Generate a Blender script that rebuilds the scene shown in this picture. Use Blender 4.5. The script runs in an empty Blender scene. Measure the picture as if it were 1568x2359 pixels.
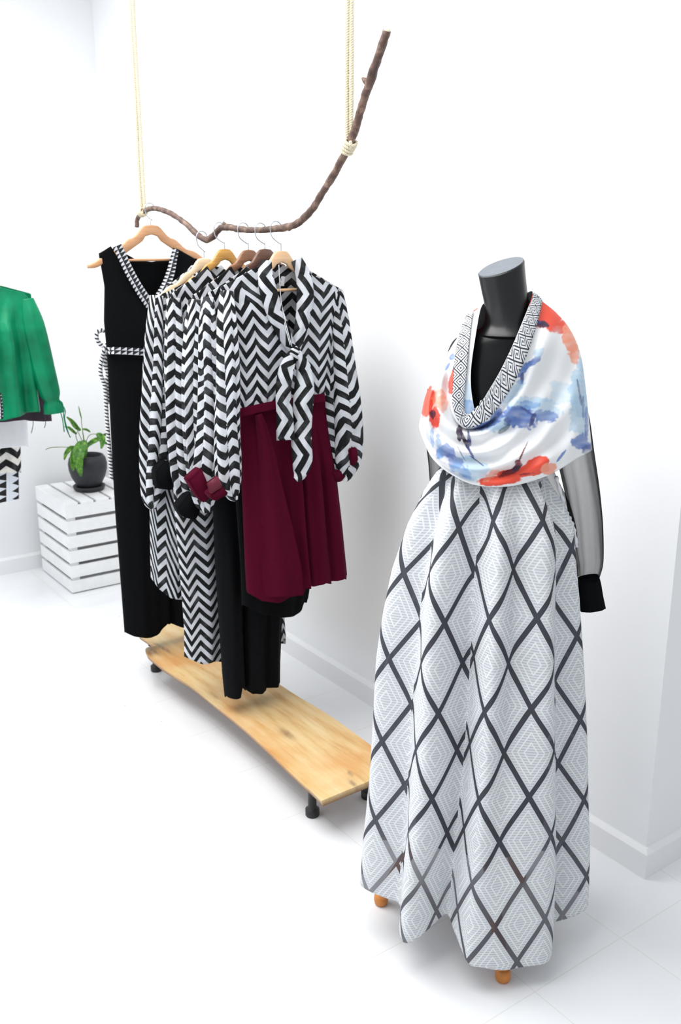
import bpy, bmesh, math, random
from mathutils import Vector, noise
random.seed(7)
S = bpy.context.scene
C = S.collection
PI = math.pi
# ---------------- camera ----------------
H = 1.65; FPX = 2200.0; PITCH = math.radians(16); YAW = math.radians(35.5)
FW = Vector((math.sin(YAW)*math.cos(PITCH), math.cos(YAW)*math.cos(PITCH), -math.sin(PITCH)))
RT = Vector((math.cos(YAW), -math.sin(YAW), 0)); UP = RT.cross(FW)
CAM = Vector((0, 0, H))
cd = bpy.data.cameras.new('camera'); cam = bpy.data.objects.new('camera', cd); C.objects.link(cam)
cam.location = CAM; cam.rotation_euler = (PI/2-PITCH, 0, -YAW)
cd.sensor_fit = 'VERTICAL'; cd.sensor_height = 24; cd.lens = 24*FPX/2359
cd.clip_start = .05
cd.dof.use_dof = True; cd.dof.focus_distance = 2.15; cd.dof.aperture_fstop = 4.5
S.camera = cam
# ---------------- world, lights, exposure ----------------
w = bpy.data.worlds.new('world'); S.world = w; w.use_nodes = True
w.node_tree.nodes['Background'].inputs[0].default_value = (.93, .97, 1, 1)
w.node_tree.nodes['Background'].inputs[1].default_value = 0.66
def area(name, loc, rot, sx, sy, power, col=(1, 1, 1)):
    l = bpy.data.lights.new(name, 'AREA'); l.shape = 'RECTANGLE'; l.size = sx; l.size_y = sy; l.energy = power; l.color = col
    o = bpy.data.objects.new(name, l); C.objects.link(o); o.location = loc; o.rotation_euler = rot; return o
area('ceiling_light', (0.4, 2.6, 2.85), (0, 0, 0), 1.5, 3.4, 90, (1, .99, .97))
area('window_light', (-2.6, 2.4, 1.7), (0, -PI/2, 0), 2.2, 3.5, 24, (.95, .98, 1))
S.view_settings.view_transform = 'Standard'; S.view_settings.look = 'None'
S.view_settings.exposure = 0.0; S.view_settings.gamma = 1; S.view_settings.use_curve_mapping = False

# ---------------- helpers: space ----------------
def ray(px, py): return FW + RT*((px-784)/FPX) - UP*((py-1179.5)/FPX)
def on(px, py, x=None, y=None, z=None):
    d = ray(px, py)
    t = x/d.x if x is not None else (y/d.y if y is not None else (z-H)/d.z)
    return CAM + d*t
def pj(p):
    v = Vector(p)-CAM; k = v.dot(FW)
    return 784+FPX*v.dot(RT)/k, 1179.5-FPX*v.dot(UP)/k
def lerp(a, b, t): return a+(b-a)*t
def interp(pts, x):
    if x <= pts[0][0]: return pts[0][1]
    for (a, va), (b, vb) in zip(pts, pts[1:]):
        if x <= b: return lerp(va, vb, (x-a)/max(b-a, 1e-9))
    return pts[-1][1]
def sint(pts, x):            # smooth interpolation
    if x <= pts[0][0]: return pts[0][1]
    for (a, va), (b, vb) in zip(pts, pts[1:]):
        if x <= b:
            t = (x-a)/max(b-a, 1e-9); t = t*t*(3-2*t); return lerp(va, vb, t)
    return pts[-1][1]
def catmull(P, n):
    out = []
    for i in range(len(P)-1):
        a = P[max(i-1, 0)]; b = P[i]; c = P[i+1]; d = P[min(i+2, len(P)-1)]
        for k in range(n):
            t = k/n; out.append(.5*((2*b)+(c-a)*t+(2*a-5*b+4*c-d)*t*t+(3*b-a-3*c+d)*t**3))
    out.append(P[-1]); return out
# ---------------- helpers: objects ----------------
def link(name, me, mat, parent=None):
    o = bpy.data.objects.new(name, me); C.objects.link(o)
    if mat and not me.materials: me.materials.append(mat)
    if parent: o.parent = parent
    return o
def tag(o, label, cat, group=None):
    o['label'] = label; o['category'] = cat
    if group: o['group'] = group
    return o
def root(name, loc, label, cat, group=None):
    o = bpy.data.objects.new(name, None); C.objects.link(o); o.location = loc; o.empty_display_size = .1
    tag(o, label, cat, group); ROOTS.append(o); return o
ROOTS = []
def put(o, parent):
    """parent keeping world placement (geometry is written in world metres)"""
    o.parent = parent
    m = parent; off = Vector((0, 0, 0))
    while m: off += m.location; m = m.parent
    o.location = -off
    return o
def obj(name, me, mat, parent=None):
    o = link(name, me, mat)
    if parent: put(o, parent)
    return o
def fin(bm, smooth=True):
    me = bpy.data.meshes.new('m')
    bmesh.ops.recalc_face_normals(bm, faces=bm.faces)
    bm.to_mesh(me); bm.free()
    if smooth:
        for p in me.polygons: p.use_smooth = True
    return me
def grid(rows, uvf=None, closed=False, cols=None, seam=None):
    """rows: list of lists of Vectors; uvf(i,j)->(u,v)"""
    nr = len(rows); nc = len(rows[0]); vs = [p for r in rows for p in r]; fs = []; uv = []
    for i in range(nr-1):
        for j in range(nc if closed else nc-1):
            k = (j+1) % nc
            fs.append((i*nc+j, i*nc+k, (i+1)*nc+k, (i+1)*nc+j))
            if uvf:
                for (a, b) in ((i, j), (i, j+1), (i+1, j+1), (i+1, j)): uv.append(uvf(a, b, j))
    me = bpy.data.meshes.new('m'); me.from_pydata(vs, [], fs)
    if uvf:
        l = me.uv_layers.new(name='UVMap')
        for n, q in enumerate(uv): l.data[n].uv = q
    for p in me.polygons: p.use_smooth = True
    me.update(); return me
def solid(o, t=.002, off=0):
    m = o.modifiers.new('thickness', 'SOLIDIFY'); m.thickness = t; m.offset = off; return o
def box(bm, c, s, rz=0, bev=0):
    r = bmesh.ops.create_cube(bm, size=1)
    for v in r['verts']:
        v.co = Vector((v.co.x*s[0], v.co.y*s[1], v.co.z*s[2]))
        if rz: v.co = Vector((v.co.x*math.cos(rz)-v.co.y*math.sin(rz), v.co.x*math.sin(rz)+v.co.y*math.cos(rz), v.co.z))
        v.co += Vector(c)
    if bev:
        es = list({e for v in r['verts'] for e in v.link_edges})
        bmesh.ops.bevel(bm, geom=es, offset=bev, segments=2, affect='EDGES', profile=.7)
def tube(bm, pts, rad, n=10, cap=True, rough=0, seed=0):
    """swept tube; rad number or list"""
    pts = [Vector(p) for p in pts]; rings = []; ref = None
    for i, p in enumerate(pts):
        t = (pts[min(i+1, len(pts)-1)]-pts[max(i-1, 0)]).normalized()
        if ref is None: ref = Vector((0, 0, 1)) if abs(t.z) < .9 else Vector((1, 0, 0))
        a = (ref-t*ref.dot(t)).normalized(); b = t.cross(a); ref = a
        r = rad[i] if isinstance(rad, (list, tuple)) else rad
        ring = []
        for k in range(n):
            f = 2*PI*k/n; rr = r
            if rough: rr *= 1+rough*noise.noise(Vector((p.x*60+math.cos(f)*.8+seed, p.y*60+math.sin(f)*.8, p.z*60)))
            ring.append(bm.verts.new(p+a*math.cos(f)*rr+b*math.sin(f)*rr))
        rings.append(ring)
    for r0, r1 in zip(rings, rings[1:]):
        for k in range(n): bm.faces.new((r0[k], r0[(k+1) % n], r1[(k+1) % n], r1[k]))
    if cap: bm.faces.new(rings[0][::-1]); bm.faces.new(rings[-1])
def lathe(bm, c, prof, n=40):
    rings = []
    for r, z in prof:
        rings.append([bm.verts.new((c[0]+r*math.cos(2*PI*k/n), c[1]+r*math.sin(2*PI*k/n), c[2]+z)) for k in range(n)])
    for r0, r1 in zip(rings, rings[1:]):
        for k in range(n): bm.faces.new((r0[k], r0[(k+1) % n], r1[(k+1) % n], r1[k]))
    bm.faces.new(rings[0][::-1]); bm.faces.new(rings[-1])

# ---------------- materials ----------------
def lin(c):
    return tuple(((v/255)/12.92 if v/255 <= .04045 else ((v/255+.055)/1.055)**2.4) for v in c)+(1,)
class NT:
    def __init__(s, name):
        s.m = bpy.data.materials.new(name); s.m.use_nodes = True; s.t = s.m.node_tree
        s.b = s.t.nodes['Principled BSDF']; s.out = s.t.nodes['Material Output']
    def n(s, typ, **k):
        x = s.t.nodes.new(typ)
        for a, v in k.items(): setattr(x, a, v)
        return x
    def l(s, a, b): s.t.links.new(a, b)
    def math(s, op, a, b=None, c=None):
        x = s.n('ShaderNodeMath', operation=op)
        for i, v in enumerate((a, b, c)):
            if v is None: continue
            if isinstance(v, (int, float)): x.inputs[i].default_value = v
            else: s.l(v, x.inputs[i])
        return x.outputs[0]
    def mix(s, f, a, b):
        x = s.n('ShaderNodeMix', data_type='RGBA')
        for i, v in ((0, f), (6, a), (7, b)):
            if isinstance(v, (int, float, tuple)): x.inputs[i].default_value = v
            else: s.l(v, x.inputs[i])
        return x.outputs[2]
    def uv(s):
        t = s.n('ShaderNodeUVMap'); t.uv_map = 'UVMap'; x = s.n('ShaderNodeSeparateXYZ'); s.l(t.outputs[0], x.inputs[0]); return x.outputs[0], x.outputs[1]
    def noise(s, scale, detail=2, vec=None, rough=.5):
        x = s.n('ShaderNodeTexNoise'); x.inputs['Scale'].default_value = scale; x.inputs['Detail'].default_value = detail; x.inputs['Roughness'].default_value = rough
        if vec is None: t = s.n('ShaderNodeTexCoord'); vec = t.outputs['Object']
        s.l(vec, x.inputs['Vector']); return x.outputs[0]
    def ramp(s, f, stops):
        x = s.n('ShaderNodeValToRGB'); e = x.color_ramp.elements
        while len(e) < len(stops): e.new(.5)
        for q, (p, c) in zip(e, stops): q.position = p; q.color = c
        s.l(f, x.inputs[0]); return x.outputs[0]
    def bump(s, h, st=.2, d=.002):
        x = s.n('ShaderNodeBump'); x.inputs['Strength'].default_value = st; x.inputs['Distance'].default_value = d
        s.l(h, x.inputs['Height']); s.l(x.outputs[0], s.b.inputs['Normal'])
def plain(name, c, rough=.7, nz=0, scale=30, bump=0, spec=.5, metal=0):
    k = NT(name); k.b.inputs['Roughness'].default_value = rough; k.b.inputs['Metallic'].default_value = metal
    k.b.inputs['Specular IOR Level'].default_value = spec
    f = k.noise(scale, 4)
    a = lin(c); d = tuple(v*(1-nz) for v in a[:3])+(1,); u = tuple(min(1, v*(1+nz)) for v in a[:3])+(1,)
    k.l(k.ramp(f, [(.3, d), (.7, u)]), k.b.inputs['Base Color'])
    if bump: k.bump(f, bump)
    return k.m
M = {}
M['wall'] = plain('white_wall_paint', (243, 244, 246), .8, .015, 3, .03)
M['base'] = plain('white_gloss_paint', (240, 241, 243), .35, .01, 5)
M['crate'] = plain('white_painted_slat', (242, 243, 244), .6, .03, 25, .1)
M['ceil'] = plain('white_ceiling_paint', (245, 245, 245), .9, .01)
M['black'] = plain('black_crepe', (11, 12, 14), .9, .15, 300, .15, .08)
M['black2'] = plain('black_matte_crepe', (14, 15, 18), .9, .15, 300, .15, .08)
M['blackgloss'] = plain('black_painted_form', (9, 10, 13), .33, .1, 40, .02)
M['blackmetal'] = plain('black_iron_pipe', (28, 27, 30), .45, .2, 60, .05)
M['pot'] = plain('charcoal_ceramic', (34, 34, 40), .5, .1, 60, .1)
M['soil'] = plain('potting_soil', (40, 30, 25), .95, .4, 120, .5)
M['burg'] = plain('burgundy_crepe', (74, 8, 32), .9, .08, 250, .15, .06)
M['cuff'] = plain('burgundy_satin', (100, 18, 42), .6, .08, 200, .1, .4)
M['purple'] = plain('dark_plum_taffeta', (36, 12, 38), .6, .15, 60, .1)
M['white'] = plain('white_cotton', (240, 241, 246), .85, .02, 80, .1)
M['tagm'] = plain('white_label_cloth', (225, 228, 232), .8, .02)
M['steel'] = plain('steel_wire', (190, 198, 205), .3, .03, 30, 0, .5, .9)
M['ink'] = plain('label_ink', (60, 62, 70), .8, .05)
M['legwood'] = plain('orange_varnished_wood', (200, 124, 52), .35, .2, 25, .05)
M['rope'] = plain('cream_cotton_rope', (224, 214, 188), .9, .1, 150, .3)
M['cutwood'] = plain('fresh_cut_wood', (226, 222, 192), .8, .1, 90)

def green():
    k = NT('green_taffeta'); k.b.inputs['Roughness'].default_value = .42
    f = k.noise(9, 4); k.l(k.ramp(f, [(.3, lin((1, 100, 66))), (.7, lin((2, 138, 94)))]), k.b.inputs['Base Color'])
    k.bump(k.noise(14, 5), .35, .01); k.b.inputs['Specular IOR Level'].default_value = .25; return k.m
M['green'] = green()
def leafm():
    k = NT('green_leaf'); k.b.inputs['Roughness'].default_value = .4
    f = k.noise(70, 3); k.l(k.ramp(f, [(.35, lin((42, 98, 28))), (.6, lin((92, 150, 40))), (.8, lin((172, 200, 70)))]), k.b.inputs['Base Color']); return k.m
M['leaf'] = leafm(); M['stem'] = plain('green_stem', (96, 128, 52), .6, .2)
def wood(name, c1, c2, rough=.42, sc=(4, 60, 60)):
    k = NT(name); k.b.inputs['Roughness'].default_value = rough
    t = k.n('ShaderNodeTexCoord'); mp = k.n('ShaderNodeMapping'); mp.inputs['Scale'].default_value = sc; k.l(t.outputs['Object'], mp.inputs[0])
    f = k.noise(2.2, 6, mp.outputs[0], .6); k.l(k.ramp(f, [(.3, lin(c1)), (.7, lin(c2))]), k.b.inputs['Base Color']); k.bump(f, .08); return k.m
M['h_natural'] = wood('natural_hanger_wood', (188, 138, 98), (208, 158, 118))
M['h_pale'] = wood('pale_hanger_wood', (226, 196, 156), (240, 214, 180))
M['h_gold'] = wood('golden_hanger_wood', (180, 128, 56), (212, 160, 84))
M['h_brown'] = wood('brown_hanger_wood', (122, 82, 58), (160, 114, 82))
M['h_dark'] = wood('dark_walnut_hanger_wood', (84, 56, 46), (120, 84, 70))
M['h_peach'] = wood('peach_beech_hanger_wood', (222, 178, 134), (238, 200, 160))
def bark():
    k = NT('smooth_bark'); k.b.inputs['Roughness'].default_value = .5
    f = k.noise(38, 6, None, .65); g = k.noise(140, 4)
    a = k.ramp(f, [(.3, lin((52, 36, 34))), (.5, lin((94, 70, 60))), (.68, lin((150, 124, 106)))])
    k.l(k.mix(k.math('MULTIPLY', g, .35), a, lin((70, 48, 40))), k.b.inputs['Base Color']); k.bump(f, .4); return k.m
M['bark'] = bark()
def plank():
    k = NT('pine_plank'); k.b.inputs['Roughness'].default_value = .5
    t = k.n('ShaderNodeTexCoord'); mp = k.n('ShaderNodeMapping'); mp.inputs['Scale'].default_value = (14, 1.6, 8); k.l(t.outputs['Object'], mp.inputs[0])
    ds = k.noise(5, 3)
    f = k.noise(2.4, 7, mp.outputs[0], .62); big = k.noise(4.5, 3)
    a = k.ramp(f, [(.28, lin((200, 150, 92))), (.46, lin((222, 187, 130))), (.66, lin((232, 206, 156)))])
    b = k.ramp(big, [(.5, (0, 0, 0, 1)), (.72, (1, 1, 1, 1))])
    a = k.mix(k.math('MULTIPLY', b, .55), a, lin((214, 140, 66)))
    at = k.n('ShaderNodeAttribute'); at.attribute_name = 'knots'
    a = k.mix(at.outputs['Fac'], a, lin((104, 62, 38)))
    k.l(a, k.b.inputs['Base Color']); k.bump(f, .15); return k.m
M['plank'] = plank()
def chevron(name, P=.072, amp=.05, pitch=.043, duty=.5, white=(206, 209, 215), skew=0, wb=.008, blk=(13, 14, 16)):
    k = NT(name); k.b.inputs['Roughness'].default_value = .75; k.b.inputs['Specular IOR Level'].default_value = .25
    u, v = k.uv()
    t = k.n('ShaderNodeTexCoord')
    wob = k.math('MULTIPLY', k.math('SUBTRACT', k.noise(8, 2), .5), wb)
    u2 = k.math('ADD', u, wob)
    tri = k.math('PINGPONG', u2, P/2)
    h = k.math('ADD', k.math('ADD', v, k.math('ADD', wob, k.math('MULTIPLY', u, skew))), k.math('MULTIPLY', tri, amp/(P/2)))
    fr = k.math('FRACT', k.math('DIVIDE', h, pitch))
    st = k.n('ShaderNodeMapRange'); st.inputs[1].default_value = duty-.02; st.inputs[2].default_value = duty+.02
    k.l(fr, st.inputs[0])
    e2 = k.n('ShaderNodeMapRange'); e2.inputs[1].default_value = .97; e2.inputs[2].default_value = 1; e2.inputs[3].default_value = 1; e2.inputs[4].default_value = 0
    k.l(fr, e2.inputs[0])
    m = k.math('MULTIPLY', st.outputs[0], e2.outputs[0])
    sheer_black = k.ramp(k.noise(28, 3), [(.5, lin(blk)), (.72, lin((62, 64, 67)))])  # noise greys the black stripes in place of the chiffon's translucency
    wh = k.ramp(k.noise(22, 3), [(.3, lin(tuple(int(c*.88) for c in white))), (.6, lin(white))])
    k.l(k.mix(m, sheer_black, wh), k.b.inputs['Base Color'])
    return k.m
M['chev'] = chevron('black_white_chevron_chiffon', .088, .042, .039)
M['chevs'] = chevron('chevron_chiffon_sleeve', .1, .06, .043, skew=.6, wb=.03)
M['chevu'] = chevron('chevron_chiffon_steep_sleeve', .085, .055, .045, skew=-.9, wb=.03)
M['chevw'] = chevron('chevron_chiffon_flat_sleeve', .12, .05, .043, skew=.15, wb=.035)
M['chevb'] = chevron('chevron_chiffon_ribbon', .1, .03, .034)
M['chevt'] = chevron('steep_chevron_chiffon', .085, .066, .042, skew=.95, wb=.02)
M['bigchev'] = chevron('bold_zigzag_cloth', .11, .04, .062, .5, (238, 236, 230))
def tritrim():
    k = NT('triangle_print_trim'); k.b.inputs['Roughness'].default_value = .8
    u, v = k.uv()
    fu = k.math('FRACT', k.math('DIVIDE', u, .022)); fv = k.math('FRACT', k.math('DIVIDE', v, .0135))
    m = k.math('GREATER_THAN', fu, fv); gap = k.math('GREATER_THAN', fv, .12)
    k.l(k.mix(k.math('MULTIPLY', m, gap), lin((22, 23, 27)), lin((205, 207, 215))), k.b.inputs['Base Color']); return k.m
M['tritrim'] = tritrim()
def spiral():
    k = NT('striped_cord'); k.b.inputs['Roughness'].default_value = .8
    u, v = k.uv(); fr = k.math('FRACT', k.math('ADD', k.math('DIVIDE', v, .0125), k.math('MULTIPLY', k.math('PINGPONG', u, .5), 1.2)))
    k.l(k.mix(k.math('GREATER_THAN', fr, .42), lin((48, 50, 55)), lin((232, 233, 237))), k.b.inputs['Base Color']); return k.m
M['spiral'] = spiral()
def triprint():
    k = NT('white_cloth_black_triangles'); u, v = k.uv(); k.b.inputs['Roughness'].default_value = .8
    fu = k.math('FRACT', k.math('DIVIDE', u, .075)); fv = k.math('PINGPONG', v, .018)
    m = k.math('GREATER_THAN', k.math('SUBTRACT', fu, .35), k.math('MULTIPLY', fv, 38))
    at = k.n('ShaderNodeVectorMath'); 
    row = k.math('COMPARE', v, -.094, .017); col = k.math('GREATER_THAN', u, .075)
    dark = k.mix(k.math('MULTIPLY', row, col), lin((20, 20, 24)), lin((205, 38, 38)))
    k.l(k.mix(m, lin((226, 232, 242)), dark), k.b.inputs['Base Color']); return k.m
M['triprint'] = triprint()
def diamonds(name, W, Hh, lines, band, hatch=True, sheer=True, base=(230, 232, 235), bandc=(100, 102, 110), lc=(244, 246, 248), hc=(197, 202, 210)):
    k = NT(name); k.b.inputs['Roughness'].default_value = .75; k.b.inputs['Specular IOR Level'].default_value = .2
    u, v = k.uv()
    a = k.math('DIVIDE', u, W); b = k.math('DIVIDE', v, Hh)
    p = k.math('ABSOLUTE', k.math('SUBTRACT', k.math('FRACT', k.math('ADD', a, b)), .5))
    q = k.math('ABSOLUTE', k.math('SUBTRACT', k.math('FRACT', k.math('SUBTRACT', a, b)), .5))
    m = k.math('MAXIMUM', p, q)
    col = lin(base)
    if hatch:
        hz = k.math('GREATER_THAN', k.math('FRACT', k.math('DIVIDE', v, .0062)), .62)
        col = k.mix(hz, lin(base), lin(hc))
    for (x, wd) in lines:
        col = k.mix(k.math('COMPARE', m, x, wd), col, lin(lc))
    bd = k.math('GREATER_THAN', m, .5-band)
    if sheer:
        edge = k.math('COMPARE', m, .5-band-.012, .012); col = k.mix(edge, col, lin((222, 224, 228)))
        k.l(col, k.b.inputs['Base Color']); tl = k.n('ShaderNodeBsdfTranslucent'); k.l(col, tl.inputs[0])
        m0 = k.n('ShaderNodeMixShader'); m0.inputs[0].default_value = .15; k.l(k.b.outputs[0], m0.inputs[1]); k.l(tl.outputs[0], m0.inputs[2])
        d = k.n('ShaderNodeBsdfDiffuse'); d.inputs[0].default_value = lin(bandc)
        tr = k.n('ShaderNodeBsdfTransparent'); tr.inputs[0].default_value = (.8, .8, .82, 1)
        m1 = k.n('ShaderNodeMixShader'); m1.inputs[0].default_value = .58; k.l(d.outputs[0], m1.inputs[1]); k.l(tr.outputs[0], m1.inputs[2])
        m2 = k.n('ShaderNodeMixShader'); k.l(bd, m2.inputs[0]); k.l(m0.outputs[0], m2.inputs[1]); k.l(m1.outputs[0], m2.inputs[2])
        k.l(m2.outputs[0], k.out.inputs[0])
    else:
        k.l(k.mix(bd, col, lin(bandc)), k.b.inputs['Base Color'])
    return k.m
M['skirt'] = diamonds('diamond_jacquard_sheer_bands', .122, .208, [(.34, .014), (.235, .014), (.12, .014)], .054)
M['trimd'] = diamonds('small_diamond_trim', .028, .028, [(.27, .04), (.05, .04)], .055, False, False, (226, 228, 232), (62, 64, 72), (70, 72, 80))
def sheer(name, c, op):
    k = NT(name); d = k.n('ShaderNodeBsdfDiffuse'); d.inputs[0].default_value = lin(c)
    tr = k.n('ShaderNodeBsdfTransparent'); lw = k.n('ShaderNodeLayerWeight'); lw.inputs[0].default_value = .35
    f = k.math('MINIMUM', k.math('ADD', k.math('MULTIPLY', lw.outputs['Facing'], .8), op), 1.0)
    m = k.n('ShaderNodeMixShader'); k.l(f, m.inputs[0]); k.l(tr.outputs[0], m.inputs[1]); k.l(d.outputs[0], m.inputs[2]); k.l(m.outputs[0], k.out.inputs[0]); return k.m
M['sheer'] = sheer('black_sheer_chiffon', (22, 22, 26), .2)
def printm():
    k = NT('watercolour_print_satin'); k.b.inputs['Roughness'].default_value = .5
    a = k.n('ShaderNodeAttribute'); a.attribute_name = 'print'; k.l(a.outputs['Color'], k.b.inputs['Base Color'])
    k.b.inputs['Sheen Weight'].default_value = .15; return k.m
M['print'] = printm()
def tile():
    k = NT('white_floor_tile'); k.b.inputs['Roughness'].default_value = .15; k.b.inputs['Specular IOR Level'].default_value = .35
    t = k.n('ShaderNodeTexCoord'); x = k.n('ShaderNodeSeparateXYZ'); k.l(t.outputs['Object'], x.inputs[0])
    fx = k.math('PINGPONG', k.math('SUBTRACT', x.outputs[0], 1.70-30), .15); fy = k.math('PINGPONG', k.math('SUBTRACT', x.outputs[1], 1.20-30), .15)
    g = k.math('LESS_THAN', k.math('MINIMUM', fx, fy), .0011)
    f = k.noise(3, 3); spot = k.math('GREATER_THAN', k.noise(33, 1), .80)
    a = k.ramp(f, [(.3, lin((236, 238, 241))), (.7, lin((243, 244, 246)))])
    a = k.mix(g, a, lin((226, 225, 223))); a = k.mix(k.math('MULTIPLY', spot, .5), a, lin((170, 165, 160)))
    k.l(a, k.b.inputs['Base Color']); return k.m
M['tile'] = tile()

# ---------------- setting ----------------
WX = 1.947; BY = 4.75; PY = 1.323; ZC = 2.95
def structure(name, bm, mat, smooth=False):
    o = obj(name, fin(bm, smooth), mat); o['kind'] = 'structure'; return o
bm = bmesh.new(); box(bm, (0.4, 1.5, -.05), (7.2, 7.0, .1)); structure('floor', bm, M['tile'])
bm = bmesh.new(); box(bm, (0.4, 1.5, ZC+.05), (7.2, 7.0, .1)); structure('ceiling', bm, M['ceil'])
bm = bmesh.new(); box(bm, (WX+.1, (PY+5)/2, ZC/2), (.2, 5-PY, ZC)); structure('wall_right', bm, M['wall'])
bm = bmesh.new(); box(bm, ((WX+.2+4)/2, PY+.1, ZC/2), (4-WX-.2, .2, ZC)); structure('wall_front', bm, M['wall'])
bm = bmesh.new(); box(bm, ((WX-3.2)/2, BY+.1, ZC/2), (WX+3.2, .2, ZC)); structure('wall_back', bm, M['wall'])
def baseboard(name, pts, hgt=.085, t=.016, ch=.012):
    # pts: wall line; nrm side handled by mitred offsets
    bm = bmesh.new(); prof = [(0, 0), (t, 0), (t, hgt-ch), (t*.35, hgt), (0, hgt)]
    rings = []
    for (x, y, ox, oy) in pts:
        rings.append([bm.verts.new((x+ox*d, y+oy*d, z)) for d, z in prof])
    for a, b in zip(rings, rings[1:]):
        for k in range(len(prof)): bm.faces.new((a[k], a[(k+1) % 5], b[(k+1) % 5], b[k]))
    bm.faces.new(rings[0]); bm.faces.new(rings[-1][::-1]); return structure(name, bm, M['base'])
baseboard('baseboard_right', [(WX, BY, -1, -1), (WX, PY, -1, -1)])
baseboard('baseboard_front', [(WX, PY, -1, -1), (4, PY, 0, -1)])
baseboard('baseboard_back', [(-3.2, BY, 0, -1), (WX, BY, -1, -1)])

# ---------------- plank bench ----------------
BT = .14
bench = root('plank_bench', (1.46, 2.6, 0), 'long low live-edge pine plank shelf on short black pipe legs under the hanging clothes', 'low shelf')
Ls = [on(*q, z=BT) for q in [(740, 1845), (712, 1818), (699, 1807), (655, 1766), (616, 1728), (557, 1674), (493, 1622), (442, 1581), (408, 1560), (375, 1538), (352, 1520), (336, 1505), (338, 1492), (362, 1489), (345, 1480), (318, 1462)]]
Rs = [Vector((1.64, 1.942, 0)), Vector((1.64, 3.42, 0))]
Lc = catmull(Ls, 6); n = len(Lc)
bm = bmesh.new(); lay = []
TH = .02
NX = 26
def plank_pt(i, j):
    l = Lc[i]; yR = lerp(1.942, 3.42, i/(n-1)); r = Vector((1.612+.006*math.sin(yR*9), yR, BT))
    return l.lerp(r, j/NX)
top = [[bm.verts.new(plank_pt(i, j)+Vector((0, 0, .0008*math.sin(i*.3)))) for j in range(NX+1)] for i in range(n)]
bot = [[bm.verts.new(plank_pt(i, j)+Vector((.006 if j == 0 else 0, 0, -TH))) for j in range(NX+1)] for i in range(n)]
for i in range(n-1):
    for j in range(NX):
        bm.faces.new((top[i][j], top[i][j+1], top[i+1][j+1], top[i+1][j])); bm.faces.new((bot[i][j], bot[i+1][j], bot[i+1][j+1], bot[i][j+1]))
    bm.faces.new((top[i][0], top[i+1][0], bot[i+1][0], bot[i][0])); bm.faces.new((top[i][NX], bot[i][NX], bot[i+1][NX], top[i+1][NX]))
for j in range(NX):
    bm.faces.new((top[0][j], bot[0][j], bot[0][j+1], top[0][j+1])); bm.faces.new((top[-1][j], top[-1][j+1], bot[-1][j+1], bot[-1][j]))
me = fin(bm, False)
at = me.attributes.new('knots', 'FLOAT', 'POINT')
kn = [(491, 1602, 9, 2.5), (806, 1782, 7, 3), (380, 1496, 22, 4), (345, 1505, 10, 8), (660, 1690, 20, 7), (812, 1805, 12, 5), (355, 1500, 18, 5)]
for i, v in enumerate(me.vertices):
    x, y = pj(v.co); f = 0
    for (a, b, rx, ry) in kn:
        dx = (x-a)*.86+(y-b)*.5; dy = -(x-a)*.5+(y-b)*.86
        f = max(f, .75*math.exp(-((dx/rx)**2+(dy/ry)**2)*1.2))
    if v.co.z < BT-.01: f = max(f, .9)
    at.data[i].value = f
obj('plank', me, M['plank'], bench)
for (x, y) in [(1.374, 2.07), (1.565, 2.05), (1.42, 3.25), (1.575, 3.3)]:
    bm = bmesh.new(); lathe(bm, (x, y, 0), [(.019, 0), (.021, .003), (.021, .022), (.015, .026), (.0125, .03), (.0125, .105), (.02, .108), (.026, .112), (.026, BT-TH)], 24)
    obj('leg', fin(bm), M['blackmetal'], bench)

# ---------------- branch and ropes ----------------
BXP = 1.46
bp = [((315, 523), 5), ((317, 504), 5.5), ((330, 487), 5.5), ((355, 480), 6), ((385, 488), 6), ((410, 502), 6), ((435, 522), 6.5), ((460, 545), 7), ((476, 552), 7.5), ((490, 545), 7.5), ((505, 528), 7), ((520, 523), 7.5), ((560, 529), 7), ((600, 530), 7), ((640, 526), 7.5), ((670, 521), 8), ((695, 507), 8), ((720, 480), 8.5), ((745, 440), 8), ((770, 400), 8.5), ((795, 352), 9), ((812, 315), 9.5), ((830, 255), 9.5), ((848, 200), 10), ((868, 140), 10.5), ((883, 95), 10), ((891, 70), 9)]
def pm(p): return FPX/((Vector(p)-CAM).dot(FW))
bpts = [on(*q, x=BXP) for q, r in bp]; brad = [Vector((r/pm(p), 0, 0)) for (q, r), p in zip(bp, bpts)]
bpts = catmull(bpts, 8); brad = [v.x for v in catmull(brad, 8)]
branch = root('hanging_branch', (BXP, 2.4, 1.67), 'bare curved brown tree branch hung from two ropes as a clothes rail', 'branch')
bm = bmesh.new(); tube(bm, bpts, brad, 14, True, .28)
obj('limb', fin(bm), M['bark'], branch)
def BY_of(px):    # branch surface point for an image column
    best = min(range(len(bpts)), key=lambda i: abs(pj(bpts[i])[0]-px)); return bpts[best], brad[best]
for (a, b) in [((846, 190), (834, 180)), ((806, 326), (794, 314)), ((520, 520), (514, 511)), ((668, 524), (664, 532)), ((505, 528), (500, 534))]:
    p = on(*a, x=BXP); q = on(*b, x=BXP-.004); bm = bmesh.new(); tube(bm, [p, p.lerp(q, .5), q], [.008, .006, .0025], 8, True, .3)
    obj('twig_stub', fin(bm), M['bark'], branch)
bm = bmesh.new(); d = (bpts[-1]-bpts[-2]).normalized(); tube(bm, [bpts[-1]-d*.002, bpts[-1]+d*.0035], [brad[-1]*.96, brad[-1]*.9], 14); obj('cut_end', fin(bm), M['cutwood'], branch)
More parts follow.
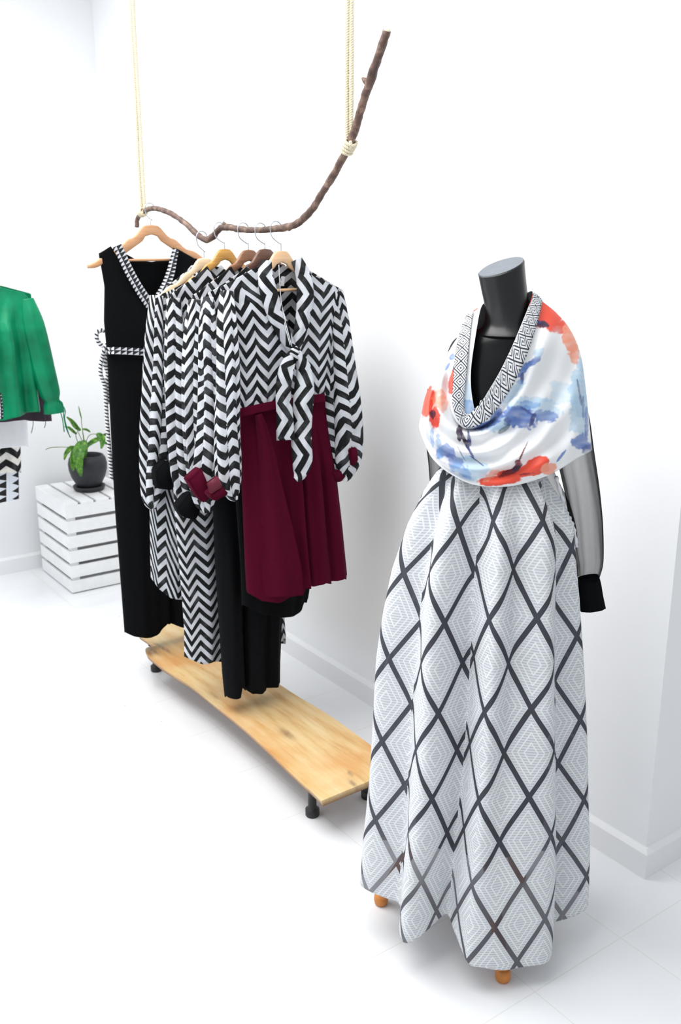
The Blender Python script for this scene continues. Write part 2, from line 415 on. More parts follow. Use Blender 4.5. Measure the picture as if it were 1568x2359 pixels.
def twist(bm, pts, R=.0042, pitch=.017):
    pts = [Vector(p) for p in pts]; L = [0]
    for a, b in zip(pts, pts[1:]): L.append(L[-1]+(b-a).length)
    N = max(8, int(L[-1]/pitch*7))
    def at(s):
        for i in range(len(L)-1):
            if s <= L[i+1]: t = (s-L[i])/max(1e-9, L[i+1]-L[i]); return pts[i].lerp(pts[i+1], t), (pts[i+1]-pts[i]).normalized()
        return pts[-1], (pts[-1]-pts[-2]).normalized()
    for k in range(3):
        path = []
        for i in range(N+1):
            s = L[-1]*i/N; p, t = at(s); ref = Vector((0, 1, .2)).normalized() if abs(t.y) < .8 else Vector((1, 0, 0))
            a = (ref-t*ref.dot(t)).normalized(); b = t.cross(a); f = 2*PI*(s/pitch+k/3)
            path.append(p+a*math.cos(f)*R*.55+b*math.sin(f)*R*.55)
        tube(bm, path, R*.56, 5)
def rope(px, py, dpx, label, wraps, slope):
    p = on(px, py, x=BXP); r = root('hanging_rope', (BXP, p.y, ZC), label, 'rope', 'ropes holding the branch')
    for s in (-1, 1):
        bm = bmesh.new(); x0 = p+RT*(s*dpx)+Vector((0, 0, 0)); topp = Vector((p.x, p.y, ZC))+RT*(s*dpx*.35)
        pts = [x0+Vector((0, 0, -.005))] + [x0.lerp(topp, t)+Vector((0, .0015*math.sin(t*17+s), 0)) for t in (.02, .15, .3, .45, .6, .8, 1)]
        twist(bm, pts, .0062); obj('strand', fin(bm), M['rope'], r)
    # knot wraps round the branch
    i0 = min(range(len(bpts)), key=lambda i: (bpts[i]-p).length); bm = bmesh.new()
    t = (bpts[min(i0+2, len(bpts)-1)]-bpts[max(i0-2, 0)]).normalized(); a = Vector((1, 0, 0)); b = t.cross(a).normalized(); c0 = bpts[i0]
    pts = []
    for k in range(wraps*16+1):
        f = 2*PI*k/16; s = (k/(wraps*16)-.5)*wraps*.0085
        pts.append(c0+t*s+(a*math.cos(f)+b*math.sin(f))*(brad[i0]+.0045))
    twist(bm, pts, .0045)
    pts = []
    for k in range(19):
        f = 2*PI*k/16+.6; pts.append(c0+Vector((0, -.001, .006))+(b*math.cos(f)*.9+t*math.sin(f)*.85*slope+a*.35*math.sin(2*f))*(brad[i0]+.011)-RT*.0)
    twist(bm, pts, .0042)
    obj('knot', fin(bm), M['rope'], r)
rope(329, 489, .007, 'cream rope tied round the low far end of the branch, left of the pair', 3, 1)
rope(803, 340, .006, 'cream rope with visible double strand knotted round the rising end of the branch', 4, 1)

# ---------------- hangers ----------------
def hanger(px, ptop, key, label, yy, lean=0.0, hw=.17):
    """yy = plane of the hanger; px,ptop = its crown in the photo"""
    top = on(px, ptop, y=yy); r = root('clothes_hanger', top, label, 'clothes hanger', 'wooden hangers on the branch')
    N = 40; f = []; T = .0065
    def up(x): 
        a = abs(x)/hw; return -(.004*a + (.115+(hw-.17)*.15)*sint([(0, 0), (.08, .012), (.32, .35), (.6, .66), (1, 1)], a))
    def lo(x):
        a = abs(x)/hw; return up(x)-sint([(0, .032), (.08, .034), (.2, .052), (.45, .036), (.8, .024), (1, .012)], a)
    bm = bmesh.new(); rows = []
    for i in range(N+1):
        x = -hw+2*hw*i/N; u = up(x); l = lo(x)
        if abs(x) < .1: l = max(l, -.032-.62*abs(x)-.0)
        bend = 0.0; pr = []
        for (dy, z) in ((-T*.6, u-.0), (-T, u-.004), (-T, l+.004), (-T*.6, l), (T*.6, l), (T, l+.004), (T, u-.004), (T*.6, u)):
            pr.append(bm.verts.new(top+Vector((x*math.cos(lean), bend+dy+x*math.sin(lean), z))))
        rows.append(pr)
    for a, b in zip(rows, rows[1:]):
        for k in range(8): bm.faces.new((a[k], b[k], b[(k+1) % 8], a[(k+1) % 8]))
    bm.faces.new(rows[0]); bm.faces.new(rows[-1][::-1]); obj('arms', fin(bm), M[key], r)
    bm = bmesh.new(); zb = up(hw*.8)-.01; tube(bm, [top+Vector((-hw*.8, 0, zb)), top+Vector((hw*.8, 0, zb))], .0045, 10); obj('trouser_bar', fin(bm), M[key], r)
    # hook over the branch
    i0 = min(range(len(bpts)), key=lambda i: abs(bpts[i].y-yy)); B = bpts[i0]; R = brad[i0]+.0055
    bm = bmesh.new(); pts = [top+Vector((0, 0, -.01)), top+Vector((0, 0, .018))]
    c = B+Vector((0, 0, 0)); rr = R+.004
    low = c+Vector((rr*.2, 0, -rr-.012))
    pts += [top.lerp(low, .65)+Vector((.004, 0, 0)), low+Vector((-rr*.9, 0, .008))]
    for k in range(11):
        g = math.radians(190-k*20); pts.append(c+Vector((rr*math.cos(g), 0, rr*math.sin(g)+.001)))
    tube(bm, catmull([Vector(p) for p in pts], 4), .0016, 7); obj('hook', fin(bm), M['steel'], r)
    return r
YH = {'dress': 3.17, 'E': 2.80, 'D': 2.68, 'C': 2.54, 'B': 2.44, 'A': 2.36}
hanger(347, 518, 'h_natural', 'tan wooden hanger holding the long black dress', YH['dress'], hw=.235)
hanger(470, 594, 'h_pale', 'pale wooden hanger with one bare sloping arm above the rearmost chevron blouse', YH['E'], hw=.185)
hanger(517, 573, 'h_gold', 'golden varnished wooden hanger between the pale and the mid brown ones', YH['D'])
hanger(572, 575, 'h_brown', 'mid brown wooden hanger between the golden and the dark walnut ones', YH['C'])
hanger(610, 573, 'h_dark', 'dark walnut brown wooden hanger just behind the foremost hanger', YH['B'])
hanger(647, 577, 'h_peach', 'peach coloured beech hanger at the front, inside the bow blouse collar', YH['A'])

# ---------------- garment builders ----------------
def curve_s(pts, yy, L, R):
    out = []
    for q in pts:
        p = on(*q, y=yy); a = interp(L, p.z); b = interp(R, p.z); out.append(((p.x-a)/(b-a), p.z))
    return out
def panel(name, yy, hd, Lp, Rp, tf, tb, bf, bb, mat, parent, folds=(), nu=90, nv=110, wid=None, full=1.0, frill=.004, fs=1, gather=None, thick=.0015, uoff=0, sides=False):
    L = sorted((p.z, p.x) for p in (on(*q, y=yy) for q in Lp)); R = sorted((p.z, p.x) for p in (on(*q, y=yy) for q in Rp))
    TF = curve_s(tf, yy-hd*.8, L, R); TB = curve_s(tb, yy+hd*.8, L, R); BF = curve_s(bf, yy-hd*.8, L, R); BB = curve_s(bb, yy+hd*.8, L, R)
    wref = wid or max(b[1]-a[1] for a, b in zip(L, R)); rows = []; uvs = []
    ztop = max(z for s, z in TF+TB); zbot = min(z for s, z in BF+BB)
    for i in range(nv+1):
        v = i/nv; row = []; ur = []
        for half in (0, 1):
            T, B = (TF, BF) if half == 0 else (TB, BB)
            for j in range(nu):
                a = j/nu; s = a if half == 0 else 1-a
                s2 = lerp(s, (1-math.cos(PI*s))/2, .65)
                z = lerp(interp(T, s2), interp(B, s2), v); x = lerp(interp(L, z), interp(R, z), s2)
                dep = (ztop-z)/max(1e-6, ztop-zbot); hh = hd*lerp(.35, 1, min(1, dep*3))
                prof = math.sin(PI*s)**.55
                yo = hh*prof
                f = 0
                for (c, am, wd, v0) in folds:
                    f += am*math.exp(-((s2-c)/wd)**2)*max(0, min(1, (dep-v0)*3))
                f += frill*math.sin(s2*23*fs+4*math.sin(dep*3+c0(name)))*min(1, dep*2)*prof + frill*.7*math.sin(s2*41*fs+dep*5+1)*min(1, dep*2)*prof
                if gather:
                    f += gather[1]*math.sin(s2*90)*math.exp(-((z-gather[0])/.03)**2)
                row.append(Vector((x, yy+(-yo-f if half == 0 else yo+f*.6), z))); ur.append((s*wref*full+uoff if half == 0 else (2-s)*wref*full+uoff, z))
        rows.append(row); uvs.append(ur)
    nc = len(rows[0])
    def uvf(i, j, base):
        if j >= nc: return (wref*full*2+uoff, uvs[i][0][1])
        return uvs[i][j]
    me = grid(rows, uvf, True); o = obj(name, me, mat, parent); solid(o, thick); return o
def c0(s): return sum(map(ord, s)) % 7
def ribbon(name, pts, mat, parent, yy=None, thick=.003, nw=8, curl=.004, uvr=0, rip=.0, useW=False):
    """pts: (px,py,width_px,y) ; width laid along the image-right direction"""
    P = []; W = []
    for q in pts:
        y = q[3]; p = WP(q[0], q[1], y) if useW else on(q[0], q[1], y=y); P.append(p); W.append(Vector((q[2]/pm(p), 0, 0)))
    P = catmull(P, 8); W = catmull(W, 8); rows = []; L = 0; vv = []
    for i, p in enumerate(P):
        if i: L += (p-P[i-1]).length
        vv.append(L); t = (P[min(i+1, len(P)-1)]-P[max(i-1, 0)]).normalized()
        view = (p-CAM).normalized(); a = t.cross(view).normalized()
        if a.dot(RT) < 0: a = -a
        b = -view; row = []
        for k in range(nw+1):
            s = k/nw-.5; row.append(p+a*W[i].x*s+b*(curl*math.cos(s*PI*2)+rip*math.sin(s*9+i*.35)))
        rows.append(row)
    me = grid(rows, (lambda i, j, b_: (j/nw*W[i].x+.01, -vv[i])) if not uvr else (lambda i, j, b_: (vv[i], j/nw*W[i].x)))
    o = obj(name, me, mat, parent); solid(o, thick); return o
def sleeve(name, pts, mat, parent, n=36, ratio=.55, fold=.1, seed=0, cap=False, useW=False, thick=.0012, tw=0, kf=7, pleat=0):
    """pts: (px, py, halfwidth_px, y)"""
    P = []; W = []
    for q in pts:
        p = WP(q[0], q[1], q[3]) if useW else on(q[0], q[1], y=q[3]); P.append(p); W.append(Vector((q[2]/pm(p), 0, 0)))
    P = catmull(P, 10); W = [w.x for w in catmull(W, 10)]; rows = []; L = 0; vv = []; wm = max(W)
    for i, p in enumerate(P):
        if i: L += (p-P[i-1]).length
        vv.append(L); t = (P[min(i+1, len(P)-1)]-P[max(i-1, 0)]).normalized(); view = (p-CAM).normalized()
        a = t.cross(view).normalized()
        if a.dot(RT) < 0: a = -a
        b = t.cross(a).normalized(); row = []
        for k in range(n):
            f = 2*PI*k/n; rr = 1+fold*(math.sin(kf*f+seed+vv[i]*4)*.6+.4*math.sin((kf*2-1)*f-seed*2+vv[i]*9))*min(1, i/12)
            if pleat: rr += pleat*(abs(math.sin(2.5*f+seed+.8*math.sin(vv[i]*5+seed)))-.75)*min(1, i/15)
            row.append(p+a*math.cos(f)*W[i]*rr+b*math.sin(f)*max(W[i], wm*.45)*ratio*rr)
        rows.append(row)
    def uvf(i, j, b_):
        k = 0
        if pleat: k = math.floor((2.5*2*PI*(b_+.5)/n+seed+.8*math.sin(vv[min(i, len(vv)-1)-(i % 1)]*5+seed))/PI)
        return (j/n*2.9*wm*1.9+tw*vv[i]+.031*k, -vv[i]+.017*k)
    o = obj(name, grid(rows, uvf, True), mat, parent); solid(o, thick); return o
def cuff(parent, poly, yy, dep, mat, name='cuff'):
    """boxy turned cuff: quad outline (photo corners) given real depth"""
    bm = bmesh.new(); f = [on(*q, y=yy) for q in poly]; f = [p for p in f]
    back = [p+Vector((0.004, dep, 0)) for p in f]
    vf = [bm.verts.new(p) for p in f]; vb = [bm.verts.new(p) for p in back]; k = len(f)
    bm.faces.new(vf); bm.faces.new(vb[::-1])
    for i in range(k): bm.faces.new((vf[i], vf[(i+1) % k], vb[(i+1) % k], vb[i]))
    bmesh.ops.bevel(bm, geom=list(bm.edges), offset=.0035, segments=3, affect='EDGES')
    return obj(name, fin(bm), mat, parent)

# ---- long black dress
yy = YH['dress']
dr = root('long_dress', (1.46, yy, .2), 'long sleeveless black dress with triangle-print neckline trim, farthest back on the branch', 'dress')
DL = [(228, 588), (234, 620), (241, 660), (240, 740), (246, 800), (250, 860), (256, 980), (262, 1100), (268, 1200), (276, 1300), (288, 1458), (290, 1470)]
DR = [(455, 592), (450, 620), (448, 660), (446, 740), (440, 800), (441, 860), (444, 980), (446, 1100), (447, 1200), (450, 1300), (452, 1440), (452, 1470)]
panel('body', yy, .045, DL, DR, [(228, 590), (262, 567), (290, 615), (318, 660), (352, 712), (378, 668), (396, 620), (412, 572), (455, 596)],
      [(228, 590), (262, 567), (285, 585), (312, 600), (345, 603), (380, 598), (402, 585), (415, 572), (455, 596)],
      [(288, 1460), (310, 1467), (345, 1467), (368, 1458), (384, 1438), (386, 1434), (388, 1438), (430, 1446), (452, 1444)],
      [(288, 1450), (345, 1450), (384, 1436), (430, 1440), (452, 1438)], M['black'], dr,
      folds=[(.2, .012, .12, .2), (.45, -.012, .07, .3), (.62, -.03, .05, .45), (.8, .012, .1, .3)], frill=.0015, nu=100, nv=130)
yf = yy-.042
ribbon('neck_trim', [(270, 566, 21, yf), (281, 590, 21, yf), (300, 630, 21, yf), (322, 668, 21, yf), (346, 704, 22, yf)], M['tritrim'], dr, curl=0)
ribbon('neck_trim', [(405, 573, 14, yf), (400, 595, 16, yf), (392, 630, 19, yf), (378, 665, 20, yf), (352, 706, 21, yf)], M['tritrim'], dr, curl=0)
yb = yy-.052
bw = ribbon('belt', [(247, 808, 17, yb+.045), (262, 808, 17, yb+.004), (290, 809, 17, yb), (330, 811, 17, yb-.002), (380, 809, 17, yb), (435, 806, 17, yb+.01)], M['tritrim'], dr, curl=0, uvr=1)
def cordtube(name, pts, r, mat, parent):
    P = catmull([on(q[0], q[1], y=q[2]) for q in pts], 8); rows = []; L = 0; vv = []; n = 10
    for i, p in enumerate(P):
        if i: L += (p-P[i-1]).length
        vv.append(L); t = (P[min(i+1, len(P)-1)]-P[max(i-1, 0)]).normalized(); a = t.cross(Vector((0, 1, 0))).normalized(); b = t.cross(a)
        rows.append([p+(a*math.cos(2*PI*k/n)*r+b*math.sin(2*PI*k/n)*r*.6) for k in range(n)])
    return obj(name, grid(rows, lambda i, j, b_: (j/n, vv[i]), True), mat, parent)
yk = yy+.06
cordtube('belt_bow', [(246, 800, yk), (232, 794, yk), (223, 780, yk), (224, 766, yk), (236, 761, yk), (248, 768, yk), (250, 785, yk), (240, 806, yk-.01), (236, 822, yk), (232, 840, yk), (232, 862, yk), (240, 885, yk), (243, 910, yk), (246, 960, yk), (250, 1010, yk), (254, 1060, yk), (258, 1106, yk)], .0075, M['spiral'], dr)
cordtube('belt_bow', [(246, 812, yk+.01), (242, 838, yk+.01), (248, 860, yk+.01), (246, 884, yk+.01), (250, 930, yk+.01)], .008, M['spiral'], dr)

# ---- chevron garments on the branch
def shoulders(px, y0, dz=0):
    """shoulder outline in the photo for a blouse hung centred at px"""
    k = pm((1.46, y0, 1.5))*.82; return px-.205*k, px+.205*k
def blouse(key, cx, label, name, cat, Lp, Rp, ty, hem_f, hem_b, wid=.44, mat='chev', tf=None):
    yy = YH[key]; r = root(name, (1.46, yy, 1.0), label, cat, 'chevron garments hung along the branch')
    l, rr = shoulders(cx, yy); m = 30
    tf = tf or [(l, ty+14), (l+12, ty), (cx-m-14, 622), (cx-m-4, 612), (cx-8, 668), (cx+m+4, 612), (cx+m+14, 622), (rr-12, ty), (rr, ty+14)]
    tb = [(l, ty+14), (l+12, ty), (cx-m-14, 622), (cx-m-4, 610), (cx, 622), (cx+m+4, 610), (cx+m+14, 622), (rr-12, ty), (rr, ty+14)]
    panel('body', yy, .036, Lp, Rp, tf, tb, hem_f, hem_b, M[mat], r, folds=[(.2, .008, .08, .2), (.5, -.008, .06, .3), (.75, .008, .08, .2)], wid=wid, full=1.1, frill=.003)
    return r, yy
# E: rear, high-low hem
E, yy = blouse('E', 470, 'rearmost chevron tunic with rounded hem and black cuff, beside the long black dress', 'chevron_tunic', 'tunic',
    [(350, 690), (345, 760), (345, 900), (345, 1100), (346, 1200), (347, 1290), (349, 1400)], [(588, 690), (590, 900), (585, 1100), (580, 1250), (575, 1400)], 676,
    [(346, 1290), (352, 1330), (368, 1358), (392, 1377), (430, 1382), (500, 1378), (550, 1350), (578, 1300)], [(346, 1290), (368, 1350), (430, 1372), (550, 1345), (578, 1300)], mat='chevt', tf=[(352, 694), (366, 682), (392, 672), (430, 652), (452, 632), (470, 620), (486, 650), (500, 640), (520, 630), (576, 676), (588, 692)])
s = sleeve('sleeve', [(362, 682, 18, yy-.02), (360, 740, 22, yy-.03), (357, 850, 27, yy-.035), (355, 960, 31, yy-.04), (353, 1050, 30, yy-.04), (350, 1100, 26, yy-.04), (348, 1150, 18, yy-.04), (352, 1172, 6, yy-.04)], M['chevu'], E, seed=1, fold=.06, pleat=.42, n=80)
cuff(s, [(360, 1086), (382, 1062), (404, 1072), (416, 1108), (396, 1130), (364, 1126)], yy-.11, .05, M['black'])
# D: long chevron dress
D, yy = blouse('D', 517, 'long black and white chevron dress on the golden hanger, its hem just above the plank', 'chevron_dress', 'dress',
    [(393, 695), (390, 800), (392, 1000), (405, 1200), (420, 1380), (425, 1450), (425, 1540)], [(640, 690), (645, 900), (645, 1200), (652, 1400), (657, 1475), (660, 1540)], 676,
    [(425, 1512), (436, 1520), (466, 1530), (490, 1522), (508, 1524), (580, 1510), (657, 1476)], [(425, 1506), (510, 1515), (590, 1500), (657, 1474)])
s = sleeve('sleeve', [(400, 688, 16, yy-.02), (404, 760, 22, yy-.035), (407, 880, 27, yy-.045), (412, 1000, 28, yy-.05), (420, 1090, 26, yy-.05), (432, 1150, 20, yy-.05), (440, 1180, 8, yy-.05)], M['chevw'], D, seed=2, fold=.06, pleat=.42, n=80)
cuff(s, [(410, 1170), (440, 1134), (458, 1150), (462, 1180), (450, 1200), (420, 1190)], yy-.1, .05, M['black2'])
# C: black jumpsuit with chevron top
Cg, yy = blouse('C', 572, 'chevron top and black trouser jumpsuit reaching lowest over the plank', 'jumpsuit', 'jumpsuit',
    [(444, 700), (446, 900), (462, 1000), (480, 1090), (482, 1200)], [(700, 690), (700, 900), (690, 1000), (680, 1090), (680, 1200)], 680,
    [(470, 1040), (530, 1044), (680, 1010)], [(470, 1040), (680, 1010)], .46)
sleeve('sleeve', [(450, 692, 15, yy-.02), (446, 760, 20, yy-.04), (445, 880, 24, yy-.06), (448, 1000, 25, yy-.06), (455, 1080, 24, yy-.06), (470, 1150, 22, yy-.06), (480, 1172, 10, yy-.06)], M['chevs'], Cg, seed=3, fold=.06, pleat=.42, n=80)
panel('trousers', yy, .042, [(470, 1030), (490, 1130), (498, 1300), (508, 1450), (516, 1560), (523, 1625)], [(680, 1000), (672, 1130), (665, 1300), (646, 1420), (642, 1520), (641, 1625)],
      [(470, 1040), (530, 1044), (680, 1010)], [(470, 1040), (530, 1044), (680, 1010)], [(520, 1598), (533, 1612), (552, 1606), (558, 1572), (563, 1590), (580, 1597), (600, 1592), (641, 1578)], [(523, 1596), (560, 1568), (641, 1572)],
      M['black2'], Cg, folds=[(.1, .014, .09, .1), (.32, -.045, .035, .25), (.5, .012, .08, .2), (.68, -.012, .04, .3), (.85, .012, .06, .3)], frill=.002)
# B: chevron top, black skirt, burgundy cuff
B, yy = blouse('B', 610, 'chevron blouse dress with black skirt and burgundy cuff on the dark walnut hanger', 'chevron_dress', 'dress',
    [(480, 700), (482, 900), (500, 1000), (510, 1090)], [(742, 690), (740, 900), (735, 1000), (730, 1090)], 676,
    [(505, 985), (560, 985), (732, 950)], [(505, 985), (732, 950)], .46)
s = sleeve('sleeve', [(478, 686, 14, yy-.02), (480, 760, 20, yy-.05), (484, 880, 24, yy-.06), (482, 1000, 26, yy-.065), (475, 1080, 27, yy-.065), (474, 1140, 22, yy-.065), (478, 1180, 8, yy-.065)], M['chevw'], B, seed=4, fold=.06, pleat=.4, n=80)
cuff(s, [(434, 1107), (465, 1080), (490, 1140), (472, 1160), (462, 1152)], yy-.105, .045, M['burg'])
panel('skirt', yy, .03, [(505, 980), (540, 1100), (555, 1300), (560, 1440)], [(732, 940), (735, 1100), (720, 1300), (706, 1385), (704, 1440)],
      [(505, 985), (560, 985), (732, 950)], [(505, 985), (732, 950)], [(560, 1395), (600, 1412), (640, 1420), (675, 1418), (695, 1406), (705, 1385)], [(560, 1390), (640, 1410), (705, 1380)],
      M['black'], B, folds=[(.2, .01, .1, .1), (.6, .01, .1, .1)], frill=.002)
# A: front garment
yy = YH['A']
A = root('bow_blouse_dress', (1.46, yy, .9), 'foremost chevron blouse dress with neck bow and burgundy skirt', 'dress', 'chevron garments hung along the branch')
panel('bodice', yy, .036, [(508, 668), (530, 700), (545, 800), (548, 900), (545, 960)], [(790, 672), (775, 720), (768, 800), (762, 900), (752, 930)],
      [(508, 670), (528, 655), (570, 630), (590, 618), (612, 612), (626, 660), (650, 740), (672, 806), (690, 720), (692, 660), (690, 625), (705, 622), (745, 645), (778, 662), (790, 676)],
      [(508, 670), (590, 618), (608, 600), (625, 604), (650, 614), (676, 600), (690, 612), (745, 645), (790, 676)],
      [(545, 948), (600, 934), (636, 928), (720, 914), (752, 912)], [(545, 945), (752, 910)], M['chev'], A,
      folds=[(.1, .008, .05, .2), (.55, .006, .1, .3)], wid=.43, full=1.0, frill=.0025, gather=(1.2, .004))
ys = yy-.042
panel('skirt', yy, .042, [(545, 940), (552, 1000), (560, 1150), (566, 1300), (572, 1400)], [(748, 900), (758, 1000), (772, 1100), (786, 1220), (797, 1330), (800, 1400)],
      [(545, 944), (600, 930), (636, 924), (720, 912), (750, 908)], [(545, 942), (750, 908)],
      [(570, 1355), (582, 1372), (604, 1385), (640, 1384), (672, 1374), (692, 1368), (694, 1350), (716, 1352), (738, 1344), (743, 1340), (760, 1344), (797, 1330)],
      [(570, 1350), (650, 1352), (797, 1326)], M['burg'], A, folds=[(.18, .016, .1, .02), (.35, -.006, .04, .0), (.5, .018, .05, .1), (.56, -.02, .02, .1), (.7, .012, .06, .1), (.8, -.016, .025, .1), (.9, .014, .05, .1)], frill=.002, nu=110)
ribbon('waistband', [(548, 952, 20, ys+.01), (570, 947, 20, ys), (600, 940, 20, ys-.002), (640, 932, 20, ys-.004), (700, 922, 20, ys-.002), (735, 918, 20, ys+.002), (748, 916, 20, ys+.012)], M['burg'], A, curl=0, uvr=1)
# overlapping front flap of the skirt
ribbon('front_flap', [(595, 955, 16, ys-.012), (610, 1020, 34, ys-.018), (624, 1120, 52, ys-.024), (640, 1230, 74, ys-.03), (650, 1320, 92, ys-.034), (654, 1374, 90, ys-.032)], M['burg'], A, nw=16, curl=.012, thick=.002)
s = sleeve('sleeve', [(522, 672, 15, yy-.02), (522, 740, 22, yy-.045), (524, 860, 27, yy-.055), (523, 980, 29, yy-.06), (525, 1060, 31, yy-.06), (528, 1110, 28, yy-.06), (536, 1140, 16, yy-.06), (542, 1150, 6, yy-.06)], M['chevs'], A, seed=5, fold=.05, pleat=.3, n=80)
cuff(s, [(474, 1112), (500, 1094), (512, 1122), (484, 1140)], yy-.115, .006, M['cuff'])
cuff(s, [(484, 1141), (513, 1122), (528, 1138), (496, 1156)], yy-.112, .05, M['burg'])
s = sleeve('sleeve', [(774, 672, 16, yy-.01), (781, 740, 24, yy-.02), (786, 830, 31, yy-.03), (790, 930, 40, yy-.03), (793, 1010, 42, yy-.03), (793, 1060, 38, yy-.03), (790, 1092, 24, yy-.03), (786, 1106, 12, yy-.03)], M['chevw'], A, seed=6, fold=.05, tw=.2, pleat=.3, n=80)
cuff(s, [(764, 1088), (798, 1080), (800, 1096), (788, 1110), (774, 1112)], yy-.045, .05, M['burg'])
cuff(s, [(806, 1036), (822, 1030), (826, 1062), (812, 1076)], yy-.075, .02, M['burg'], 'cuff_tie')
# collar frill, knot, tails
ribbon('collar', [(612, 600, 26, yy-.02), (612, 640, 36, yy-.045), (626, 700, 40, yy-.055), (650, 760, 34, yy-.06), (674, 808, 20, yy-.062)], M['chevb'], A, curl=.006, rip=.002, uvr=1)
ribbon('collar', [(682, 598, 26, yy-.02), (700, 640, 36, yy-.045), (702, 700, 38, yy-.055), (692, 760, 30, yy-.06), (680, 808, 20, yy-.062)], M['chevb'], A, curl=.006, rip=.002, uvr=1)
ribbon('bow_tail', [(676, 812, 22, yy-.075), (660, 850, 34, yy-.085), (652, 900, 34, yy-.085), (655, 950, 38, yy-.085), (658, 1014, 42, yy-.085)], M['chevb'], A, curl=.008, rip=.004, uvr=1)
ribbon('bow_tail', [(682, 812, 20, yy-.08), (700, 850, 34, yy-.09), (700, 900, 46, yy-.095), (696, 960, 46, yy-.095), (694, 1020, 46, yy-.095), (696, 1062, 46, yy-.095), (690, 1092, 30, yy-.095), (680, 1104, 14, yy-.095)], M['chevb'], A, curl=.008, rip=.004, uvr=1)
bm = bmesh.new(); r_ = bmesh.ops.create_uvsphere(bm, u_segments=20, v_segments=12, radius=.016); k_ = on(680, 815, y=yy-.082)
for v in bm.verts: v.co = Vector((v.co.x*1.0, v.co.y*.6, v.co.z*1.2))*(1+.15*math.sin(v.co.x*400))+k_
me = fin(bm); uvl = me.uv_layers.new(name='UVMap')
for lp in me.loops: c_ = me.vertices[lp.vertex_index].co; uvl.data[lp.index].uv = (c_.x*2, c_.z*2)
obj('bow_knot', me, M['chevb'], A)
# neck label and tag thread
tg = ribbon('neck_label', [(645, 636, 24, yy+.022), (644, 648, 23, yy+.022), (643, 658, 22, yy+.022)], M['tagm'], A, curl=0, thick=.001)
bm = bmesh.new()
for r in range(2):
    for k in range(5 if r == 0 else 4):
        p = on(637+k*3.6+r, 643+r*8, y=yy+.0195); box(bm, p, (.0028, .0006, .0012)); box(bm, p+Vector((0.0004*(k % 3), 0, -.0025)), (.0009, .0006, .004))
        if k % 2: box(bm, p+Vector((0, 0, -.004)), (.0026, .0006, .001))
obj('lettering', fin(bm, False), M['ink'], tg)
bm = bmesh.new(); tube(bm, catmull([on(642, 610, y=yy-.012), on(646, 680, y=yy-.02), on(654, 740, y=yy-.062), on(668, 795, y=yy-.075)], 6), .0013, 6); obj('tag_string', fin(bm), M['tagm'], A)
bm = bmesh.new(); tube(bm, catmull([on(648, 700, y=yy-.06), on(658, 745, y=yy-.068), on(672, 798, y=yy-.078)], 6), .0012, 6); obj('tag_string', fin(bm), M['tagm'], A)

# ---------------- mannequin ----------------
AX = Vector((1.44, 1.47, 0)); NV = -Vector((AX.x, AX.y, 0)).normalized(); SR = Vector((0, 0, 1)).cross(NV)   # SR: image right
if SR.dot(RT) < 0: SR = -SR
def WP(px, py, off=0.0):
    d = ray(px, py); t = (AX.dot(NV)+off-CAM.dot(NV))/d.dot(NV); return CAM+d*t
man = root('mannequin', (AX.x, AX.y, 0), 'black headless dress form on wooden tripod feet wearing the diamond skirt and floral shawl', 'mannequin')
def rings_obj(name, R, mat, parent, n=48, cap=True):
    """R: (px,py,halfwidth_px,depth_front,depth_back,tilt)"""
    bm = bmesh.new(); rr = []
    C_ = catmull([WP(q[0], q[1]) for q in R], 6); A_ = catmull([Vector((q[2]/pm(WP(q[0], q[1])), q[3], q[4])) for q in R], 6); T_ = catmull([Vector((q[5], q[6], 0)) for q in R], 6)
    for c, a, t in zip(C_, A_, T_):
        ring = []
        for k in range(n):
            f = 2*PI*k/n; s = math.cos(f); d = math.sin(f)
            dep = a.y if d > 0 else a.z
            ring.append(bm.verts.new(c+SR*a.x*s+NV*dep*d+Vector((0, 0, t.x*s-t.y*d))))
        rr.append(ring)
    for r0, r1 in zip(rr, rr[1:]):
        for k in range(n): bm.faces.new((r0[k], r0[(k+1) % n], r1[(k+1) % n], r1[k]))
    if cap: bm.faces.new(rr[0]); bm.faces.new(rr[-1][::-1])
    return obj(name, fin(bm), mat, parent)
rings_obj('neck', [(1154, 616, 52, .048, .048, .014, .012), (1160, 660, 51, .048, .048, .008, .006), (1168, 710, 51, .05, .05, .002, 0), (1174, 748, 60, .058, .055, 0, 0), (1175, 770, 85, .07, .06, 0, 0)], M['blackgloss'], man)
bm = bmesh.new(); c = WP(1154, 616); nk = []
for k in range(48):
    f = 2*PI*k/48; nk.append(bm.verts.new(c+SR*(50/pm(c))*math.cos(f)+NV*.046*math.sin(f)+Vector((0, 0, .014*math.cos(f)-.012*math.sin(f)+.0006))))
fc = bm.faces.new(nk); ex = bmesh.ops.extrude_face_region(bm, geom=[fc])
for v in ex['geom']:
    if isinstance(v, bmesh.types.BMVert): v.co.z += .0015
M['cap'] = plain('grey_neck_cap', (112, 118, 126), .5, .08, 60)
obj('neck_cap', fin(bm, False), M['cap'], man)
rings_obj('torso', [(1174, 752, 56, .05, .05, 0, 0), (1172, 775, 98, .062, .06, 0, 0), (1168, 800, 124, .066, .065, 0, 0), (1160, 850, 130, .076, .07, 0, 0), (1152, 920, 120, .08, .07, 0, 0), (1145, 1000, 108, .074, .065, 0, 0), (1138, 1080, 92, .07, .06, 0, 0), (1132, 1140, 100, .08, .07, 0, 0), (1128, 1220, 118, .09, .09, 0, 0), (1125, 1290, 100, .08, .08, 0, 0)], M['blackgloss'], man)
bm = bmesh.new(); tube(bm, [AX+Vector((0, 0, .3)), AX+Vector((0, 0, 1.0))], .014, 14); obj('stand_pole', fin(bm), M['legwood'], man)
